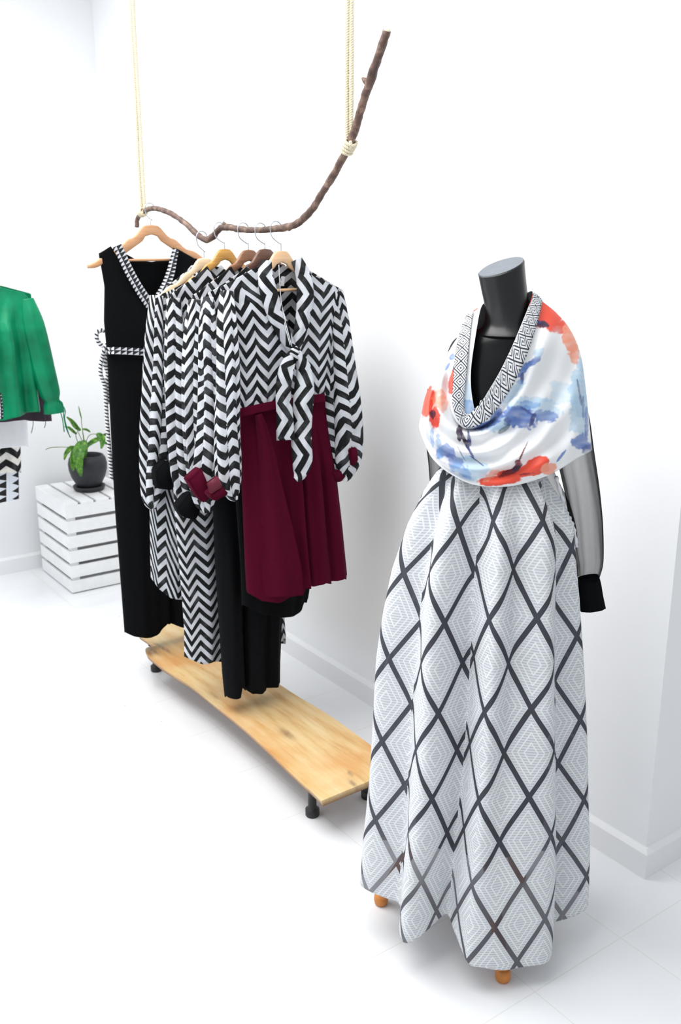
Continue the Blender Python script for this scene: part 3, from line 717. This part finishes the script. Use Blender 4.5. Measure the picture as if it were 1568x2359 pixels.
for (x, y) in [(1.365, 1.268), (1.298, 1.64), (1.655, 1.5)]:
    bm = bmesh.new(); f = Vector((x, y, 0)); dd = (f-AX); dn = dd.normalized()
    pts = [AX+Vector((0, 0, .34)), AX+dn*.06+Vector((0, 0, .33)), AX+dd*.6+Vector((0, 0, .2)), AX+dd*.88+Vector((0, 0, .075)), f+Vector((0, 0, .018))+dn*0]
    tube(bm, catmull(pts, 6), [lerp(.013, .0165, i/24) for i in range(25)], 14); obj('leg', fin(bm), M['legwood'], man)
    bm = bmesh.new(); lathe(bm, (x, y, 0), [(.011, 0), (.0165, .004), (.0185, .014), (.0175, .026), (.012, .034)], 20); obj('foot', fin(bm), M['legwood'], bpy.data.objects[C.objects[-1].name])

# ---- skirt
sk = root('maxi_skirt', (AX.x, AX.y, .1), 'full-length white diamond-patterned pleated skirt with sheer dark bands on the mannequin', 'skirt')
SIL = [(1040, 1034, 1238), (1080, 1014, 1250), (1110, 990, 1268), (1150, 962, 1296), (1200, 938, 1318), (1300, 905, 1326), (1400, 885, 1334), (1500, 868, 1340), (1700, 848, 1348), (1900, 830, 1350), (2000, 826, 1345), (2140, 824, 1336)]
sil = []
for (y, l, r) in SIL:
    a = WP(l, y); b = WP(r, y); m = (a+b)/2; sil.append((m.z, (a-b).length/2, (m-AX).dot(SR)))
sil.sort(); RZ = [(z, r) for z, r, o in sil]; OZ = [(z, o) for z, r, o in sil]
NT_ = 420; NZ = 150
ridges = [(-150, 1), (-115, 1), (-64, 1), (-27, 1.1), (6, 1.0), (38, 1.25), (80, .9), (120, 1), (165, 1)]
valleys = [(-172, .9), (-132, .9), (-88, .8), (-46, 1.0), (-10, 2.0), (20, .8), (64, 1.1), (100, 1), (142, 1)]
keys = sorted([(a, .5*b) for a, b in ridges]+[(a, -b) for a, b in valleys])
keys = [(keys[-1][0]-360, keys[-1][1])]+keys+[(keys[0][0]+360, keys[0][1]), (keys[1][0]+360, keys[1][1])]
def foldf(deg): 
    while deg > 188: deg -= 360
    while deg < -172: deg += 360
    return sint(keys, deg)
HEM = [(-180, .13), (-110, .13), (-80, .16), (-64, .15), (-46, .135), (-27, .098), (-12, .135), (-4, .11), (6, .075), (25, .06), (45, .062), (66, .08), (85, .12), (110, .13), (180, .13)]
Z1 = 1.17
rows = []; ths = [-172+360*j/NT_ for j in range(NT_)]
vseam = [v[0] for v in valleys if v[0] != 20]
for i in range(NZ+1):
    v = i/NZ; row = []
    for th in ths:
        t2 = th if th <= 180 else th-360
        zb = sint(HEM, t2); z = lerp(Z1, zb, v); R = interp(RZ, z) if z > .02 else RZ[0][1]
        o = interp(OZ, z)
        am = sint([(0, .008), (.12, .022), (.45, .034), (1, .04)], v)
        ff = foldf(th)
        wk = max(0, 1-(abs(t2-21)/19)**2)**.5; ff = lerp(ff, .6, wk*max(0, min(1, (v-.45)*2.2)))
        r = R + am*ff - .25*am
        # small waist pleats
        r += .0035*math.sin(math.radians(th)*24)*math.exp(-v*9)
        r += .0025*math.sin(math.radians(th)*11+v*6)+.002*math.sin(math.radians(th)*17-v*9)
        # keep the outline at the sides
        a = math.radians(th); depthk = .86 if abs(t2) < 90 else .75
        sway = .012*math.sin(v*4.5+th*.03)*math.cos(a)
        row.append(AX+SR*(o+math.sin(a)*r+sway)+NV*(math.cos(a)*r*depthk)+Vector((0, 0, z)))
    rows.append(row)
# arc length measured from each ridge, so the print breaks in the creases as in real pleats
cols_r = []
order = sorted(vseam)
def seg(th):
    k = len(order)-1
    for i, a in enumerate(order):
        if th >= a: k = i
    return k
rc = []
for k, a in enumerate(order):
    b = order[(k+1) % len(order)]+(360 if k == len(order)-1 else 0); rc.append(min([x[0] for x in ridges if a <= x[0] < b] or [(a+b)/2]))
segj = [seg(th+.01) for th in ths]
arc = []
for row in rows:
    c = [0]
    for j in range(NT_): c.append(c[-1]+(row[(j+1) % NT_]-row[j]).length)
    arc.append(c)
rj = [min(range(NT_), key=lambda j: abs(ths[j]-r)) for r in rc]
VZ = [0]
for i in range(NZ): VZ.append(VZ[-1]+(rows[i+1][rj[4]]-rows[i][rj[4]]).length)
uoffs = [0.0, .05, .035, .095, .02, .078, .11, .03, .06, .09]
def suv(i, j, base):
    k = segj[base]; return (uoffs[k]+arc[i][j]-arc[i][rj[k]], -rows[i][j % NT_].z*1.03+.02*k)
so = obj('skirt_shell', grid(rows, suv, True), M['skirt'], sk); solid(so, .0008)
# black lining
rows = []
for i in range(41):
    v = i/40; z = lerp(1.1, .26, v); o = interp(OZ, z); R = interp(RZ, z)*sint([(0, .8), (.2, .62), (1, .55)], v)
    rows.append([AX+SR*(o+.018+math.sin(a)*(R+.006*math.sin(6*a)))+NV*(math.cos(a)*(R+.006*math.sin(6*a))*.72)+Vector((0, 0, z)) for a in [2*PI*k/72 for k in range(72)]])
solid(obj('lining', grid(rows, lambda i, j, b: (j, i), True), M['black'], sk), .001)
# side pocket frill at right hip
bm = bmesh.new(); P = [WP(1280, 1098, .02), WP(1292, 1140, .015), WP(1302, 1175, .012), WP(1312, 1196, .012), WP(1322, 1222, .01), WP(1328, 1260, .01)]
tube(bm, catmull(P, 6), [.0035+.0015*math.sin(i*1.9) for i in range(31)], 8, True, .5); obj('pocket_edge', fin(bm), M['white'], sk)

# ---- sheer black blouse
bl = root('sheer_blouse', (AX.x, AX.y, 1.0), 'black see-through long-sleeved blouse on the mannequin under the floral shawl', 'blouse')
rings_obj('body', [(1173, 764, 92, .072, .066, 0, 0), (1170, 790, 128, .078, .075, 0, 0), (1162, 850, 138, .087, .08, 0, 0), (1155, 920, 130, .09, .08, 0, 0), (1147, 1000, 118, .09, .075, 0, 0), (1140, 1060, 104, .08, .07, 0, 0)], M['sheer'], bl, cap=False)
rings_obj('peplum', [(1200, 1066, 66, .02, .05, 0, 0), (1225, 1110, 62, -.01, .06, 0, 0), (1245, 1160, 66, -.02, .075, 0, 0), (1258, 1215, 68, -.03, .085, 0, 0), (1262, 1250, 66, -.03, .085, 0, 0)], M['sheer'], bl, cap=False)
s = sleeve('sleeve', [(1300, 880, 34, -.0), (1312, 960, 40, -.01), (1325, 1050, 40, -.012), (1340, 1130, 38, -.012), (1350, 1200, 36, -.012), (1356, 1270, 33, -.012), (1358, 1300, 30, -.012), (1356, 1322, 26, -.012), (1354, 1334, 24, -.012)], M['sheer'], bl, useW=True, ratio=.75, fold=.09, seed=2, thick=.0004, kf=5)
cf = sleeve('cuff', [(1354, 1328, 23, -.012), (1357, 1345, 25, -.012), (1361, 1375, 26, -.012), (1365, 1404, 28, -.012)], M['black'], s, useW=True, ratio=.6, fold=.05, seed=1)
bm = bmesh.new(); tube(bm, [WP(1357, 1395, .012), WP(1358, 1411, .012)], .0016, 6); obj('cuff_button_loop', fin(bm), M['black'], s)
sleeve('sleeve', [(1010, 900, 26, -.03), (1004, 980, 26, -.05), (1004, 1060, 18, -.05), (1006, 1110, 16, -.05), (1012, 1180, 16, -.05)], M['sheer'], bl, useW=True, ratio=.75, fold=.06, seed=2, thick=.0004)

# ---- shawl
sh = root('floral_shawl', (AX.x, AX.y, 1.2), 'white cowl shawl with red and blue watercolour flowers and diamond trim around the mannequin shoulders', 'shawl')
RR = [
 ([(1108, 708), (1094, 780), (1084, 860), (1088, 920), (1098, 946), (1120, 908), (1154, 850), (1192, 768), (1226, 678)], .085, .05),
 ([(1094, 718), (1083, 790), (1075, 868), (1068, 932), (1079, 958), (1112, 940), (1160, 872), (1202, 786), (1236, 684)], .1, .06),
 ([(1076, 732), (1055, 800), (1046, 870), (1044, 938), (1070, 982), (1118, 968), (1172, 900), (1216, 804), (1245, 694)], .108, .065),
 ([(1062, 765), (1036, 825), (1020, 885), (1028, 955), (1066, 994), (1128, 992), (1198, 930), (1254, 825), (1280, 722)], .106, .085),
 ([(1038, 805), (1012, 862), (994, 932), (1006, 992), (1062, 1026), (1140, 1026), (1226, 962), (1290, 858), (1312, 760)], .118, .1),
 ([(1010, 855), (990, 905), (980, 965), (1000, 1022), (1062, 1058), (1150, 1060), (1242, 1008), (1318, 908), (1336, 815)], .128, .105),
 ([(986, 905), (974, 958), (980, 1016), (1010, 1060), (1072, 1092), (1160, 1092), (1252, 1052), (1334, 975), (1348, 905)], .126, .11),
 ([(967, 975), (982, 1032), (1006, 1068), (1046, 1097), (1100, 1119), (1180, 1120), (1262, 1096), (1326, 1058), (1362, 1035)], .118, .11)]
NB = 7
TS = [(700, 1172, 60, .06), (764, 1173, 92, .072), (790, 1170, 128, .08), (850, 1162, 140, .09), (920, 1155, 132, .092), (1000, 1147, 118, .085), (1060, 1140, 104, .08), (1130, 1136, 110, .08)]
def chest(px, py):
    c = interp([(a, b) for a, b, c, d in TS], py); h = interp([(a, c) for a, b, c, d in TS], py); d = interp([(a, d) for a, b, c, d in TS], py)
    q = 1-((px-c)/h)**2
    return d*math.sqrt(q)+.016 if q > 0 else -1
ctrl = []
for pts, df, db in RR:
    n_ = len(pts); ring = [WP(q[0], q[1], max(df*math.sin(PI*i/(n_-1))**.8, chest(*q) if i < n_-1 else 0)) for i, q in enumerate(pts)]
    a = pts[-1]; b = pts[0]
    zz = []
    for k in range(1, NB): 
        t = k/NB; ring.append(WP(lerp(a[0], b[0], t), lerp(a[1], b[1], t)-(0 if db > .08 else 6), -db*math.sin(PI*t)**.7))
    ctrl.append(ring)
def ccat(P, n):     # closed catmull
    out = []; N = len(P)
    for i in range(N):
        a, b, c, d = P[i-1], P[i], P[(i+1) % N], P[(i+2) % N]
        for k in range(n):
            t = k/n; out.append(.5*((2*b)+(c-a)*t+(2*a-5*b+4*c-d)*t*t+(3*b-a-3*c+d)*t**3))
    return out
SU = 44
cc = [ccat(r, SU) for r in ctrl]; NCs = len(cc[0])
colsS = [catmull([cc[r][j] for r in range(len(cc))], 36) for j in range(NCs)]
NRs = len(colsS[0])
rows = []
for i in range(NRs):
    v = i/36.0; row = []
    for j in range(NCs):
        p = colsS[j][i].copy(); s = j/SU   # 0..8 front
        if 0 < s < 8 and v > 2.05:
            k = math.sin(PI*s/8); e = min(1, (v-2.05)*2.0)*min(1, max(.25, (7.2-v)))
            d = .0052*math.sin((v-2)*5.2+.7*math.sin(s*1.3)+s*.55)*k
            d += .0045*math.sin(s*4.4-v*1.9)*max(0, min(1, (s-3.2)/2))*k + .004*math.sin(s*7.5+v*1.2)*max(0, min(1, (s-5)/2))*k
            d += .004*math.sin(s*5.5+v*1.7)*max(0, min(1, (3.0-s)/2))*k
            d += .009*math.exp(-((v-2.35)/.22)**2)*(-1)*math.exp(-((s-4)/2.4)**2)
            p += NV*d*e*1.9 + Vector((0, 0, .3*d*e))
        if v > 6.9: p += NV*(-.004)*(v-6.9)*10
        row.append(p)
    rows.append(row)
me = grid(rows, lambda i, j, b: (j/NCs, i/NRs), True)
# watercolour print: dyed blooms fixed to the cloth
WHT = (.86, .87, .885)
RED = lin((233, 76, 52))[:3]; PCH = lin((243, 156, 128))[:3]; DRK = lin((52, 30, 62))[:3]; BLU = lin((92, 124, 190))[:3]; LBL = lin((170, 205, 230))[:3]; NVY = lin((52, 62, 128))[:3]; SKY = lin((128, 170, 220))[:3]; MAR = lin((110, 25, 38))[:3]
BL = [ # x, y, rx, ry, angle deg, colour, strength, wobble
 (1230, 940, 75, 26, 12, LBL, .6, .5), (1335, 900, 26, 75, 0, LBL, .75, .5), (1295, 905, 36, 30, 0, LBL, .4, .5), (1150, 975, 55, 18, -18, LBL, .8, .4), (1085, 1080, 52, 28, 25, LBL, .6, .4), (1070, 905, 16, 40, 0, LBL, .5, .3), (1078, 940, 20, 22, 0, SKY, .7, .4), (1330, 960, 22, 50, 0, LBL, .6, .5), (1180, 905, 40, 14, -50, LBL, .6, .4),
 (1258, 722, 42, 40, 20, RED, 1, .25), (1285, 752, 30, 20, 10, RED, 1, .35), (1238, 700, 18, 36, -20, RED, 1, .2), (1312, 785, 18, 40, -10, PCH, .9, .4), (1322, 815, 12, 30, 0, PCH, .7, .4), (1248, 748, 17, 9, 10, DRK, .95, .4), (1236, 742, 10, 5, 0, NVY, .9, .3),
 (985, 925, 17, 40, 12, RED, 1, .25), (1000, 960, 14, 26, 0, RED, .95, .3), (996, 955, 8, 14, 0, DRK, .85, .5), (1012, 915, 18, 26, 10, PCH, .8, .4), (1020, 930, 12, 22, 0, PCH, .7, .4), (1042, 880, 9, 34, 8, RED, .95, .3), (1048, 850, 6, 12, 8, DRK, .8, .4), (1060, 900, 8, 20, 8, RED, .7, .4), (1033, 790, 4, 14, 10, RED, .8, .4), (1040, 825, 8, 12, 40, BLU, .95, .5), (1030, 845, 4, 14, 35, BLU, .8, .3), (1138, 920, 12, 18, 40, PCH, .9, .4), (1136, 930, 8, 8, 0, RED, .7, .4),
 (1190, 860, 48, 11, -38, BLU, .9, .45), (1225, 835, 26, 8, -30, BLU, .8, .5), (1202, 872, 5, 14, 0, NVY, .9, .3), (1170, 888, 22, 8, -45, NVY, .6, .4), (1195, 880, 12, 8, 0, SKY, .7, .5), (1240, 812, 14, 12, 0, LBL, .6, .4),
 (1195, 960, 44, 28, 5, BLU, .85, .5), (1180, 968, 26, 16, 20, BLU, .6, .5), (1255, 958, 36, 16, 14, BLU, .75, .5), (1218, 932, 30, 10, 10, SKY, .8, .5), (1226, 965, 6, 20, 20, NVY, .9, .4), (1215, 948, 22, 3, 35, NVY, .7, .2), (1168, 970, 10, 12, 0, NVY, .5, .6), (1140, 955, 22, 20, 20, BLU, .75, .5), (1120, 978, 34, 10, -16, BLU, .95, .4), (1095, 985, 22, 5, -5, NVY, .6, .3),
 (1058, 1000, 7, 20, 0, DRK, .9, .4), (1070, 1015, 5, 28, -24, DRK, .9, .4), (1080, 1010, 4, 20, -8, NVY, .9, .4), (1082, 1040, 3, 20, -32, NVY, .85, .2), (1098, 1062, 1.8, 22, -52, NVY, .8, .2), (1062, 1045, 1.5, 22, -30, NVY, .6, .2),
 (1028, 1040, 28, 20, 15, BLU, .75, .6), (1045, 1062, 30, 16, 30, BLU, .65, .6), (1012, 1030, 8, 34, -10, SKY, .6, .5), (1060, 1085, 28, 12, 28, SKY, .7, .6), (995, 1010, 5, 26, -5, SKY, .6, .5),
 (1338, 1020, 24, 20, 0, BLU, .85, .5), (1350, 1035, 14, 12, 0, NVY, .5, .5), (1350, 975, 5, 40, 0, BLU, .7, .6), (1334, 905, 3, 34, -10, NVY, .6, .5), (1292, 1050, 3, 22, 38, BLU, .9, .2), (1342, 940, 3, 30, 0, NVY, .5, .5),
 (1200, 1088, 70, 14, -8, RED, 1, .2), (1232, 1070, 38, 16, -22, RED, 1, .25), (1150, 1106, 60, 12, -4, RED, 1, .2), (1265, 1080, 22, 14, -20, PCH, .9, .3), (1130, 1096, 24, 10, -30, PCH, .6, .4), (1172, 1088, 28, 8, -24, MAR, .95, .4), (1190, 1076, 16, 7, -34, DRK, .95, .4), (1210, 1092, 16, 4, -10, MAR, .8, .6), (1200, 1050, 2.2, 24, 26, MAR, .95, .2), (1210, 1030, 1.3, 16, 24, MAR, .8, .2), (1193, 1065, 8, 6, 0, MAR, .8, .4)]
ca = me.color_attributes.new('print', 'FLOAT_COLOR', 'POINT')
for i, v in enumerate(me.vertices):
    x, y = pj(v.co); back = (v.co-AX).dot(NV) < -.002
    if back: x = 2320-x; y = y-25
    w1 = noise.noise(Vector((x*.045, y*.045, 0))); w2 = noise.noise(Vector((x*.15, y*.15, 4))); w3 = noise.noise(Vector((x*.03, y*.11, 9)))
    col = list(WHT)
    for (a, b, rx, ry, an, c, st, wb) in BL:
        dx = x-a; dy = y-b
        if abs(dx) > 130 or abs(dy) > 130: continue
        an = math.radians(an); ca_ = math.cos(an); sa = math.sin(an); X = dx*ca_+dy*sa; Y = -dx*sa+dy*ca_
        d = math.sqrt((X/rx)**2+(Y/ry)**2)+wb*(w1*.9+w2*.55)
        soft = .10+.25*wb
        m = max(0, min(1, (1-d)/soft)); m = m*m*(3-2*m)*st*(1+.35*w3 if wb > .3 else 1); m = max(0, min(1, m))
        for q in range(3): col[q] = lerp(col[q], c[q], m)
    ca.data[i].color = (*col, 1)
o = obj('drape', me, M['print'], sh); solid(o, .0012)
# woven diamond trim lying on the neckline (rings 1..2)
def trim(j0, j1, name):
    tr = []; L = 0; uu = []
    for n_, j in enumerate(range(j0, j1+1)):
        jj = j % NCs; s = j/SU
        a0 = 36*sint([(0, 1.0), (3.6, 1.0), (4.6, .1), (8, .05), (12, .5), (15, 1)], s) ; a1 = 36*sint([(0, 2.0), (4, 2.02), (8, 2.0), (15, 2.0)], s)
        row = []
        for k in range(7):
            f = lerp(a0, a1, k/6); i = int(f); t = f-i; p = rows[i][jj].lerp(rows[min(i+1, NRs-1)][jj], t)
            e1 = rows[min(i+1, NRs-1)][jj]-rows[max(i-1, 0)][jj]; e2 = rows[i][(jj+1) % NCs]-rows[i][(jj-1) % NCs]; nn = e1.cross(e2).normalized()
            if nn.dot(NV) < 0: nn = -nn
            row.append(p+nn*.0045+NV*.0012)
        tr.append(row)
        if n_: L += (tr[-1][3]-tr[-2][3]).length
        uu.append(L)
    me = grid(tr, lambda i, j, b: (j/6*.028, uu[i])); o = obj(name, me, M['trimd'], sh); solid(o, .001)
trim(0, 8*SU, 'neck_trim')

# ---------------- crate and potted plant ----------------
cx0, cx1, cy0, cy1, ct = 1.455, 1.90, 4.262, 4.69, .437
cr = root('slatted_crate', ((cx0+cx1)/2, (cy0+cy1)/2, 0), 'white painted slatted wooden crate in the corner under the plant', 'crate')
sh_ = .058; n5 = 6; gap = (ct-.0-n5*sh_)/(n5-1) if False else .0165
for i in range(n5):
    z = ct-sh_/2-i*(sh_+gap)
    if z-sh_/2 < 0: z = sh_/2
    for (c_, s_) in [(((cx0+cx1)/2, cy0+.006, z), (cx1-cx0, .012, sh_)), (((cx0+cx1)/2, cy1-.006, z), (cx1-cx0, .012, sh_)), ((cx0+.006, (cy0+cy1)/2, z), (.012, cy1-cy0-.026, sh_)), ((cx1-.006, (cy0+cy1)/2, z), (.012, cy1-cy0-.026, sh_))]:
        bm = bmesh.new(); box(bm, c_, s_, 0, .0015); obj('side_slat', fin(bm, False), M['crate'], cr)
for (x, y) in [(cx0+.03, cy0+.03), (cx1-.03, cy0+.03), (cx0+.03, cy1-.03), (cx1-.03, cy1-.03)]:
    bm = bmesh.new(); box(bm, (x, y, ct/2-.007), (.034, .034, ct-.016)); obj('corner_post', fin(bm, False), M['crate'], cr)
nt = 6; wt = .062; gt = (cx1-cx0-nt*wt)/(nt-1)
for i in range(nt):
    bm = bmesh.new(); box(bm, (cx0+wt/2+i*(wt+gt), (cy0+cy1)/2, ct+.006), (wt, cy1-cy0, .012), 0, .0015); obj('top_slat', fin(bm, False), M['crate'], cr)
CT = ct+.012
pc = on(206, 1128, z=CT); pc.y = min(pc.y, 4.56)
pl = root('potted_plant', pc, 'small leafy green plant in a round charcoal pot with saucer on the white crate', 'potted plant')
bm = bmesh.new(); lathe(bm, pc, [(.055, 0), (.07, .003), (.076, .012), (.078, .024), (.072, .026), (.066, .018), (.05, .016)], 40); obj('saucer', fin(bm), M['pot'], pl)
bm = bmesh.new(); lathe(bm, pc, [(.045, .016), (.058, .018), (.064, .035), (.082, .07), (.092, .105), (.094, .135), (.088, .162), (.078, .176), (.074, .177), (.07, .172), (.074, .15), (.07, .145)], 48); obj('pot', fin(bm), M['pot'], pl)
bm = bmesh.new(); lathe(bm, pc, [(.02, .142), (.073, .147), (.03, .156)], 32); obj('soil', fin(bm), M['soil'], pl)
def leaf(name, pts, wid, seed):
    """pts: (px,py) blade axis in the plane of the pot, with a little depth each"""
    P = catmull([on(q[0], q[1], y=pc.y+q[2]) for q in pts], 6); rows = []; n_ = len(P)
    for i, p in enumerate(P):
        t = i/(n_-1); w_ = wid*(math.sin(PI*min(1, t*.92+.06))**.8)*(1-.25*t); tg_ = (P[min(i+1, n_-1)]-P[max(i-1, 0)]).normalized()
        a = tg_.cross((p-CAM).normalized()).normalized(); b = tg_.cross(a)
        rows.append([p+a*w_*s+b*abs(s)*w_*.35+b*.002*math.sin(i*1.1+s*3+seed) for s in (-1, -.6, -.2, 0, .2, .6, 1)])
    o = obj(name, grid(rows, lambda i, j, b: (j/6, i/n_)), M['leaf'], pl); solid(o, .0008)
def stem(pts, r=.0018):
    bm = bmesh.new(); tube(bm, catmull([on(q[0], q[1], y=pc.y+q[2]) for q in pts], 6), r, 6); obj('stem', fin(bm), M['stem'], pl)
leaf('leaf', [(192, 1018, -.05), (183, 1035, -.09), (180, 1060, -.12), (187, 1098, -.13)], .032, 1)
leaf('leaf', [(184, 1025, -.04), (173, 1040, -.08), (168, 1062, -.1), (168, 1086, -.11)], .02, 2)
leaf('leaf', [(185, 992, 0), (174, 982, -.02), (165, 970, -.03), (153, 960, -.04)], .013, 3)
leaf('leaf', [(176, 1000, 0), (168, 993, -.03), (158, 985, -.05), (148, 983, -.06)], .008, 4)
leaf('leaf', [(175, 1030, -.02), (162, 1033, -.04), (152, 1045, -.06), (148, 1060, -.07)], .013, 5)
leaf('leaf', [(197, 1030, -.02), (212, 1018, -.03), (225, 1012, -.04), (236, 1010, -.05)], .014, 6)
leaf('leaf', [(222, 1000, 0), (233, 1006, -.03), (236, 1018, -.04), (233, 1034, -.05)], .018, 7)
leaf('leaf', [(236, 1004, 0), (243, 1001, -.02), (250, 1004, -.03), (254, 1008, -.03)], .008, 8)
leaf('leaf', [(236, 1018, -.03), (244, 1021, -.03), (252, 1025, -.03)], .007, 9)
leaf('leaf', [(194, 1015, -.01), (194, 1025, -.03), (193, 1045, -.04), (190, 1062, -.05)], .02, 10)
leaf('leaf', [(190, 988, 0), (200, 990, 0), (208, 994, -.01)], .006, 11)
leaf('leaf', [(188, 965, 0), (184, 950, 0), (181, 935, 0)], .0035, 12)
for s_ in [[(200, 1062, 0), (195, 1020, -.02), (189, 985, 0), (187, 960, 0)], [(196, 1062, 0), (190, 1020, -.01), (178, 992, 0)], [(195, 1062, 0), (180, 1034, -.02), (150, 1030, -.03), (118, 1031, -.03), (105, 1036, -.03)], [(200, 1062, 0), (198, 1022, 0), (207, 1002, 0), (224, 1000, 0)], [(198, 1062, 0), (176, 1010, 0), (177, 995, 0)], [(198, 1062, 0), (200, 1036, -.02), (212, 1018, -.03)], [(196, 1062, 0), (192, 1010, -.01), (191, 990, 0), (208, 996, 0)]]:
    stem(s_)

# ---------------- second group of clothes at the left edge ----------------
JY = 3.9; jx = 1.09
rail = root('clothes_rail', (jx, 4.3, 1.62), 'thin black wall rail carrying the clothes at the left edge', 'clothes rail')
bm = bmesh.new(); tube(bm, [(jx, 3.72, 1.6), (jx, BY, 1.6)], .011, 14); obj('bar', fin(bm), M['blackmetal'], rail)
bm = bmesh.new(); bm2 = lathe(bm, (jx, BY-.012, 1.6-.0), [(.03, -.03), (.03, .03)], 20); obj('bracket', fin(bm), M['blackmetal'], rail)
gj = root('green_jacket', (jx, JY, 1.0), 'bright green taffeta jacket with tied cuff hanging at the left edge', 'jacket')
panel('body', JY, .06, [(-160, 690), (-165, 800), (-165, 1000)], [(72, 686), (62, 740), (72, 790), (82, 880), (92, 950), (95, 1000)],
      [(-160, 690), (-60, 655), (0, 661), (60, 675), (72, 688)], [(-160, 690), (-60, 650), (0, 658), (60, 674), (72, 688)],
      [(-160, 985), (-60, 975), (6, 966), (50, 956), (90, 948)], [(-160, 985), (0, 960), (90, 945)], M['green'], gj, folds=[(.75, .02, .05, .1), (.86, -.02, .04, .15), (.95, .015, .04, .2), (.6, .02, .06, .2)], frill=.005)
s = sleeve('sleeve', [(62, 688, 14, JY-.02), (74, 740, 24, JY-.03), (88, 800, 26, JY-.04), (102, 860, 25, JY-.05), (115, 905, 22, JY-.05), (120, 922, 16, JY-.05), (123, 935, 20, JY-.05), (126, 951, 22, JY-.05)], M['green'], gj, fold=.08, seed=3, ratio=.6, thick=.002)
for q in ([(133, 921, -.07), (144, 930, -.07), (147, 960, -.07), (152, 985, -.07), (162, 1008, -.07)], [(136, 940, -.07), (143, 962, -.07), (146, 980, -.07), (148, 995, -.07)], [(138, 925, -.07), (150, 945, -.07), (149, 965, -.07), (158, 1000, -.07)]):
    bm = bmesh.new(); tube(bm, catmull([on(a, b, y=JY+c) for a, b, c in q], 6), .0022, 6); obj('cuff_tie', fin(bm), M['green'], gj)
ribbon('front_facing', [(-4, 905, 12, JY-.075), (0, 935, 12, JY-.075), (1, 965, 12, JY-.075)], M['tritrim'], gj, curl=0)
pjk = root('plum_jacket', (jx, JY+.14, 1.0), 'dark plum jacket showing only its hem and tied sleeve behind the green one', 'jacket')
YP = JY+.14
panel('body', YP, .045, [(-150, 700), (-150, 900), (-150, 1000)], [(66, 700), (75, 850), (88, 1000)], [(-150, 700), (-50, 668), (50, 690), (64, 700)], [(-150, 700), (-50, 668), (50, 690), (64, 700)],
      [(-150, 985), (50, 968), (86, 966)], [(-150, 985), (50, 960), (86, 960)], M['purple'], pjk, frill=.003)
s = sleeve('sleeve', [(60, 705, 12, YP-.01), (72, 780, 18, YP-.01), (82, 860, 20, YP-.01), (86, 920, 22, YP-.01), (88, 950, 28, YP-.01), (88, 968, 30, YP-.01)], M['purple'], pjk, fold=.08, seed=3, ratio=.6)
for q in ([(76, 968), (76, 980), (72, 998)], [(103, 962), (105, 975), (102, 986)]):
    bm = bmesh.new(); tube(bm, catmull([on(a, b, y=YP-.02) for a, b in q], 6), .0015, 6); obj('cuff_tie', fin(bm), M['purple'], pjk)
YWt = YP+.11
wt_ = root('white_top', (jx, YWt, .9), 'plain white garment whose hem shows below the green jacket', 'top')
panel('body', YWt, .035, [(-130, 700), (-140, 1040)], [(50, 700), (60, 900), (66, 1040)], [(-130, 700), (-40, 672), (40, 700)], [(-130, 700), (-40, 672), (40, 700)], [(-140, 1040), (66, 1028)], [(-140, 1038), (66, 1026)], M['white'], wt_, frill=.002)
YZ = YWt+.09
zz_ = root('zigzag_skirt', (jx, YZ, .8), 'bold black and cream zigzag garment hanging below the white top at the left edge', 'skirt')
panel('body', YZ, .03, [(-110, 760), (-120, 1100)], [(44, 760), (46, 1000), (49, 1100)], [(-110, 760), (44, 758)], [(-110, 760), (44, 758)], [(-120, 1096), (0, 1090), (49, 1088)], [(-120, 1094), (49, 1086)], M['bigchev'], zz_, frill=.002)
YT = YZ+.08
tt_ = root('triangle_print_skirt', (jx, YT, .7), 'pale blue-white garment with black and red triangles, lowest of the clothes at left edge', 'skirt')
panel('body', YT, .03, [(-110, 860), (-120, 1170)], [(40, 860), (42, 1000), (44, 1170)], [(-110, 860), (40, 858)], [(-110, 860), (40, 858)], [(-120, 1166), (0, 1158), (44, 1150)], [(-120, 1160), (44, 1148)], M['triprint'], tt_, frill=.002)
for (y0, hh_) in [(JY, 1.475), (YP, 1.455), (YWt, 1.45), (YZ, 1.36), (YT, 1.25)]:
    r = root('clothes_hanger', (jx, y0, hh_), 'wooden hanger on the rail at the left edge, out of sight inside its garment', 'clothes hanger', 'hangers on the left rail')
    bm = bmesh.new(); tube(bm, catmull([Vector((jx-.14, y0, hh_-.07)), Vector((jx, y0, hh_-.0)), Vector((jx+.14, y0, hh_-.07))], 8), .008, 10); obj('arms', fin(bm), M['h_natural'], r)
    bm = bmesh.new(); tube(bm, [Vector((jx, y0, hh_)), Vector((jx, y0, 1.575)), Vector((jx-.014, y0, 1.59)), Vector((jx-.014, y0, 1.605)), Vector((jx, y0, 1.6145)), Vector((jx+.014, y0, 1.605))], .0016, 6); obj('hook', fin(bm), M['steel'], r)
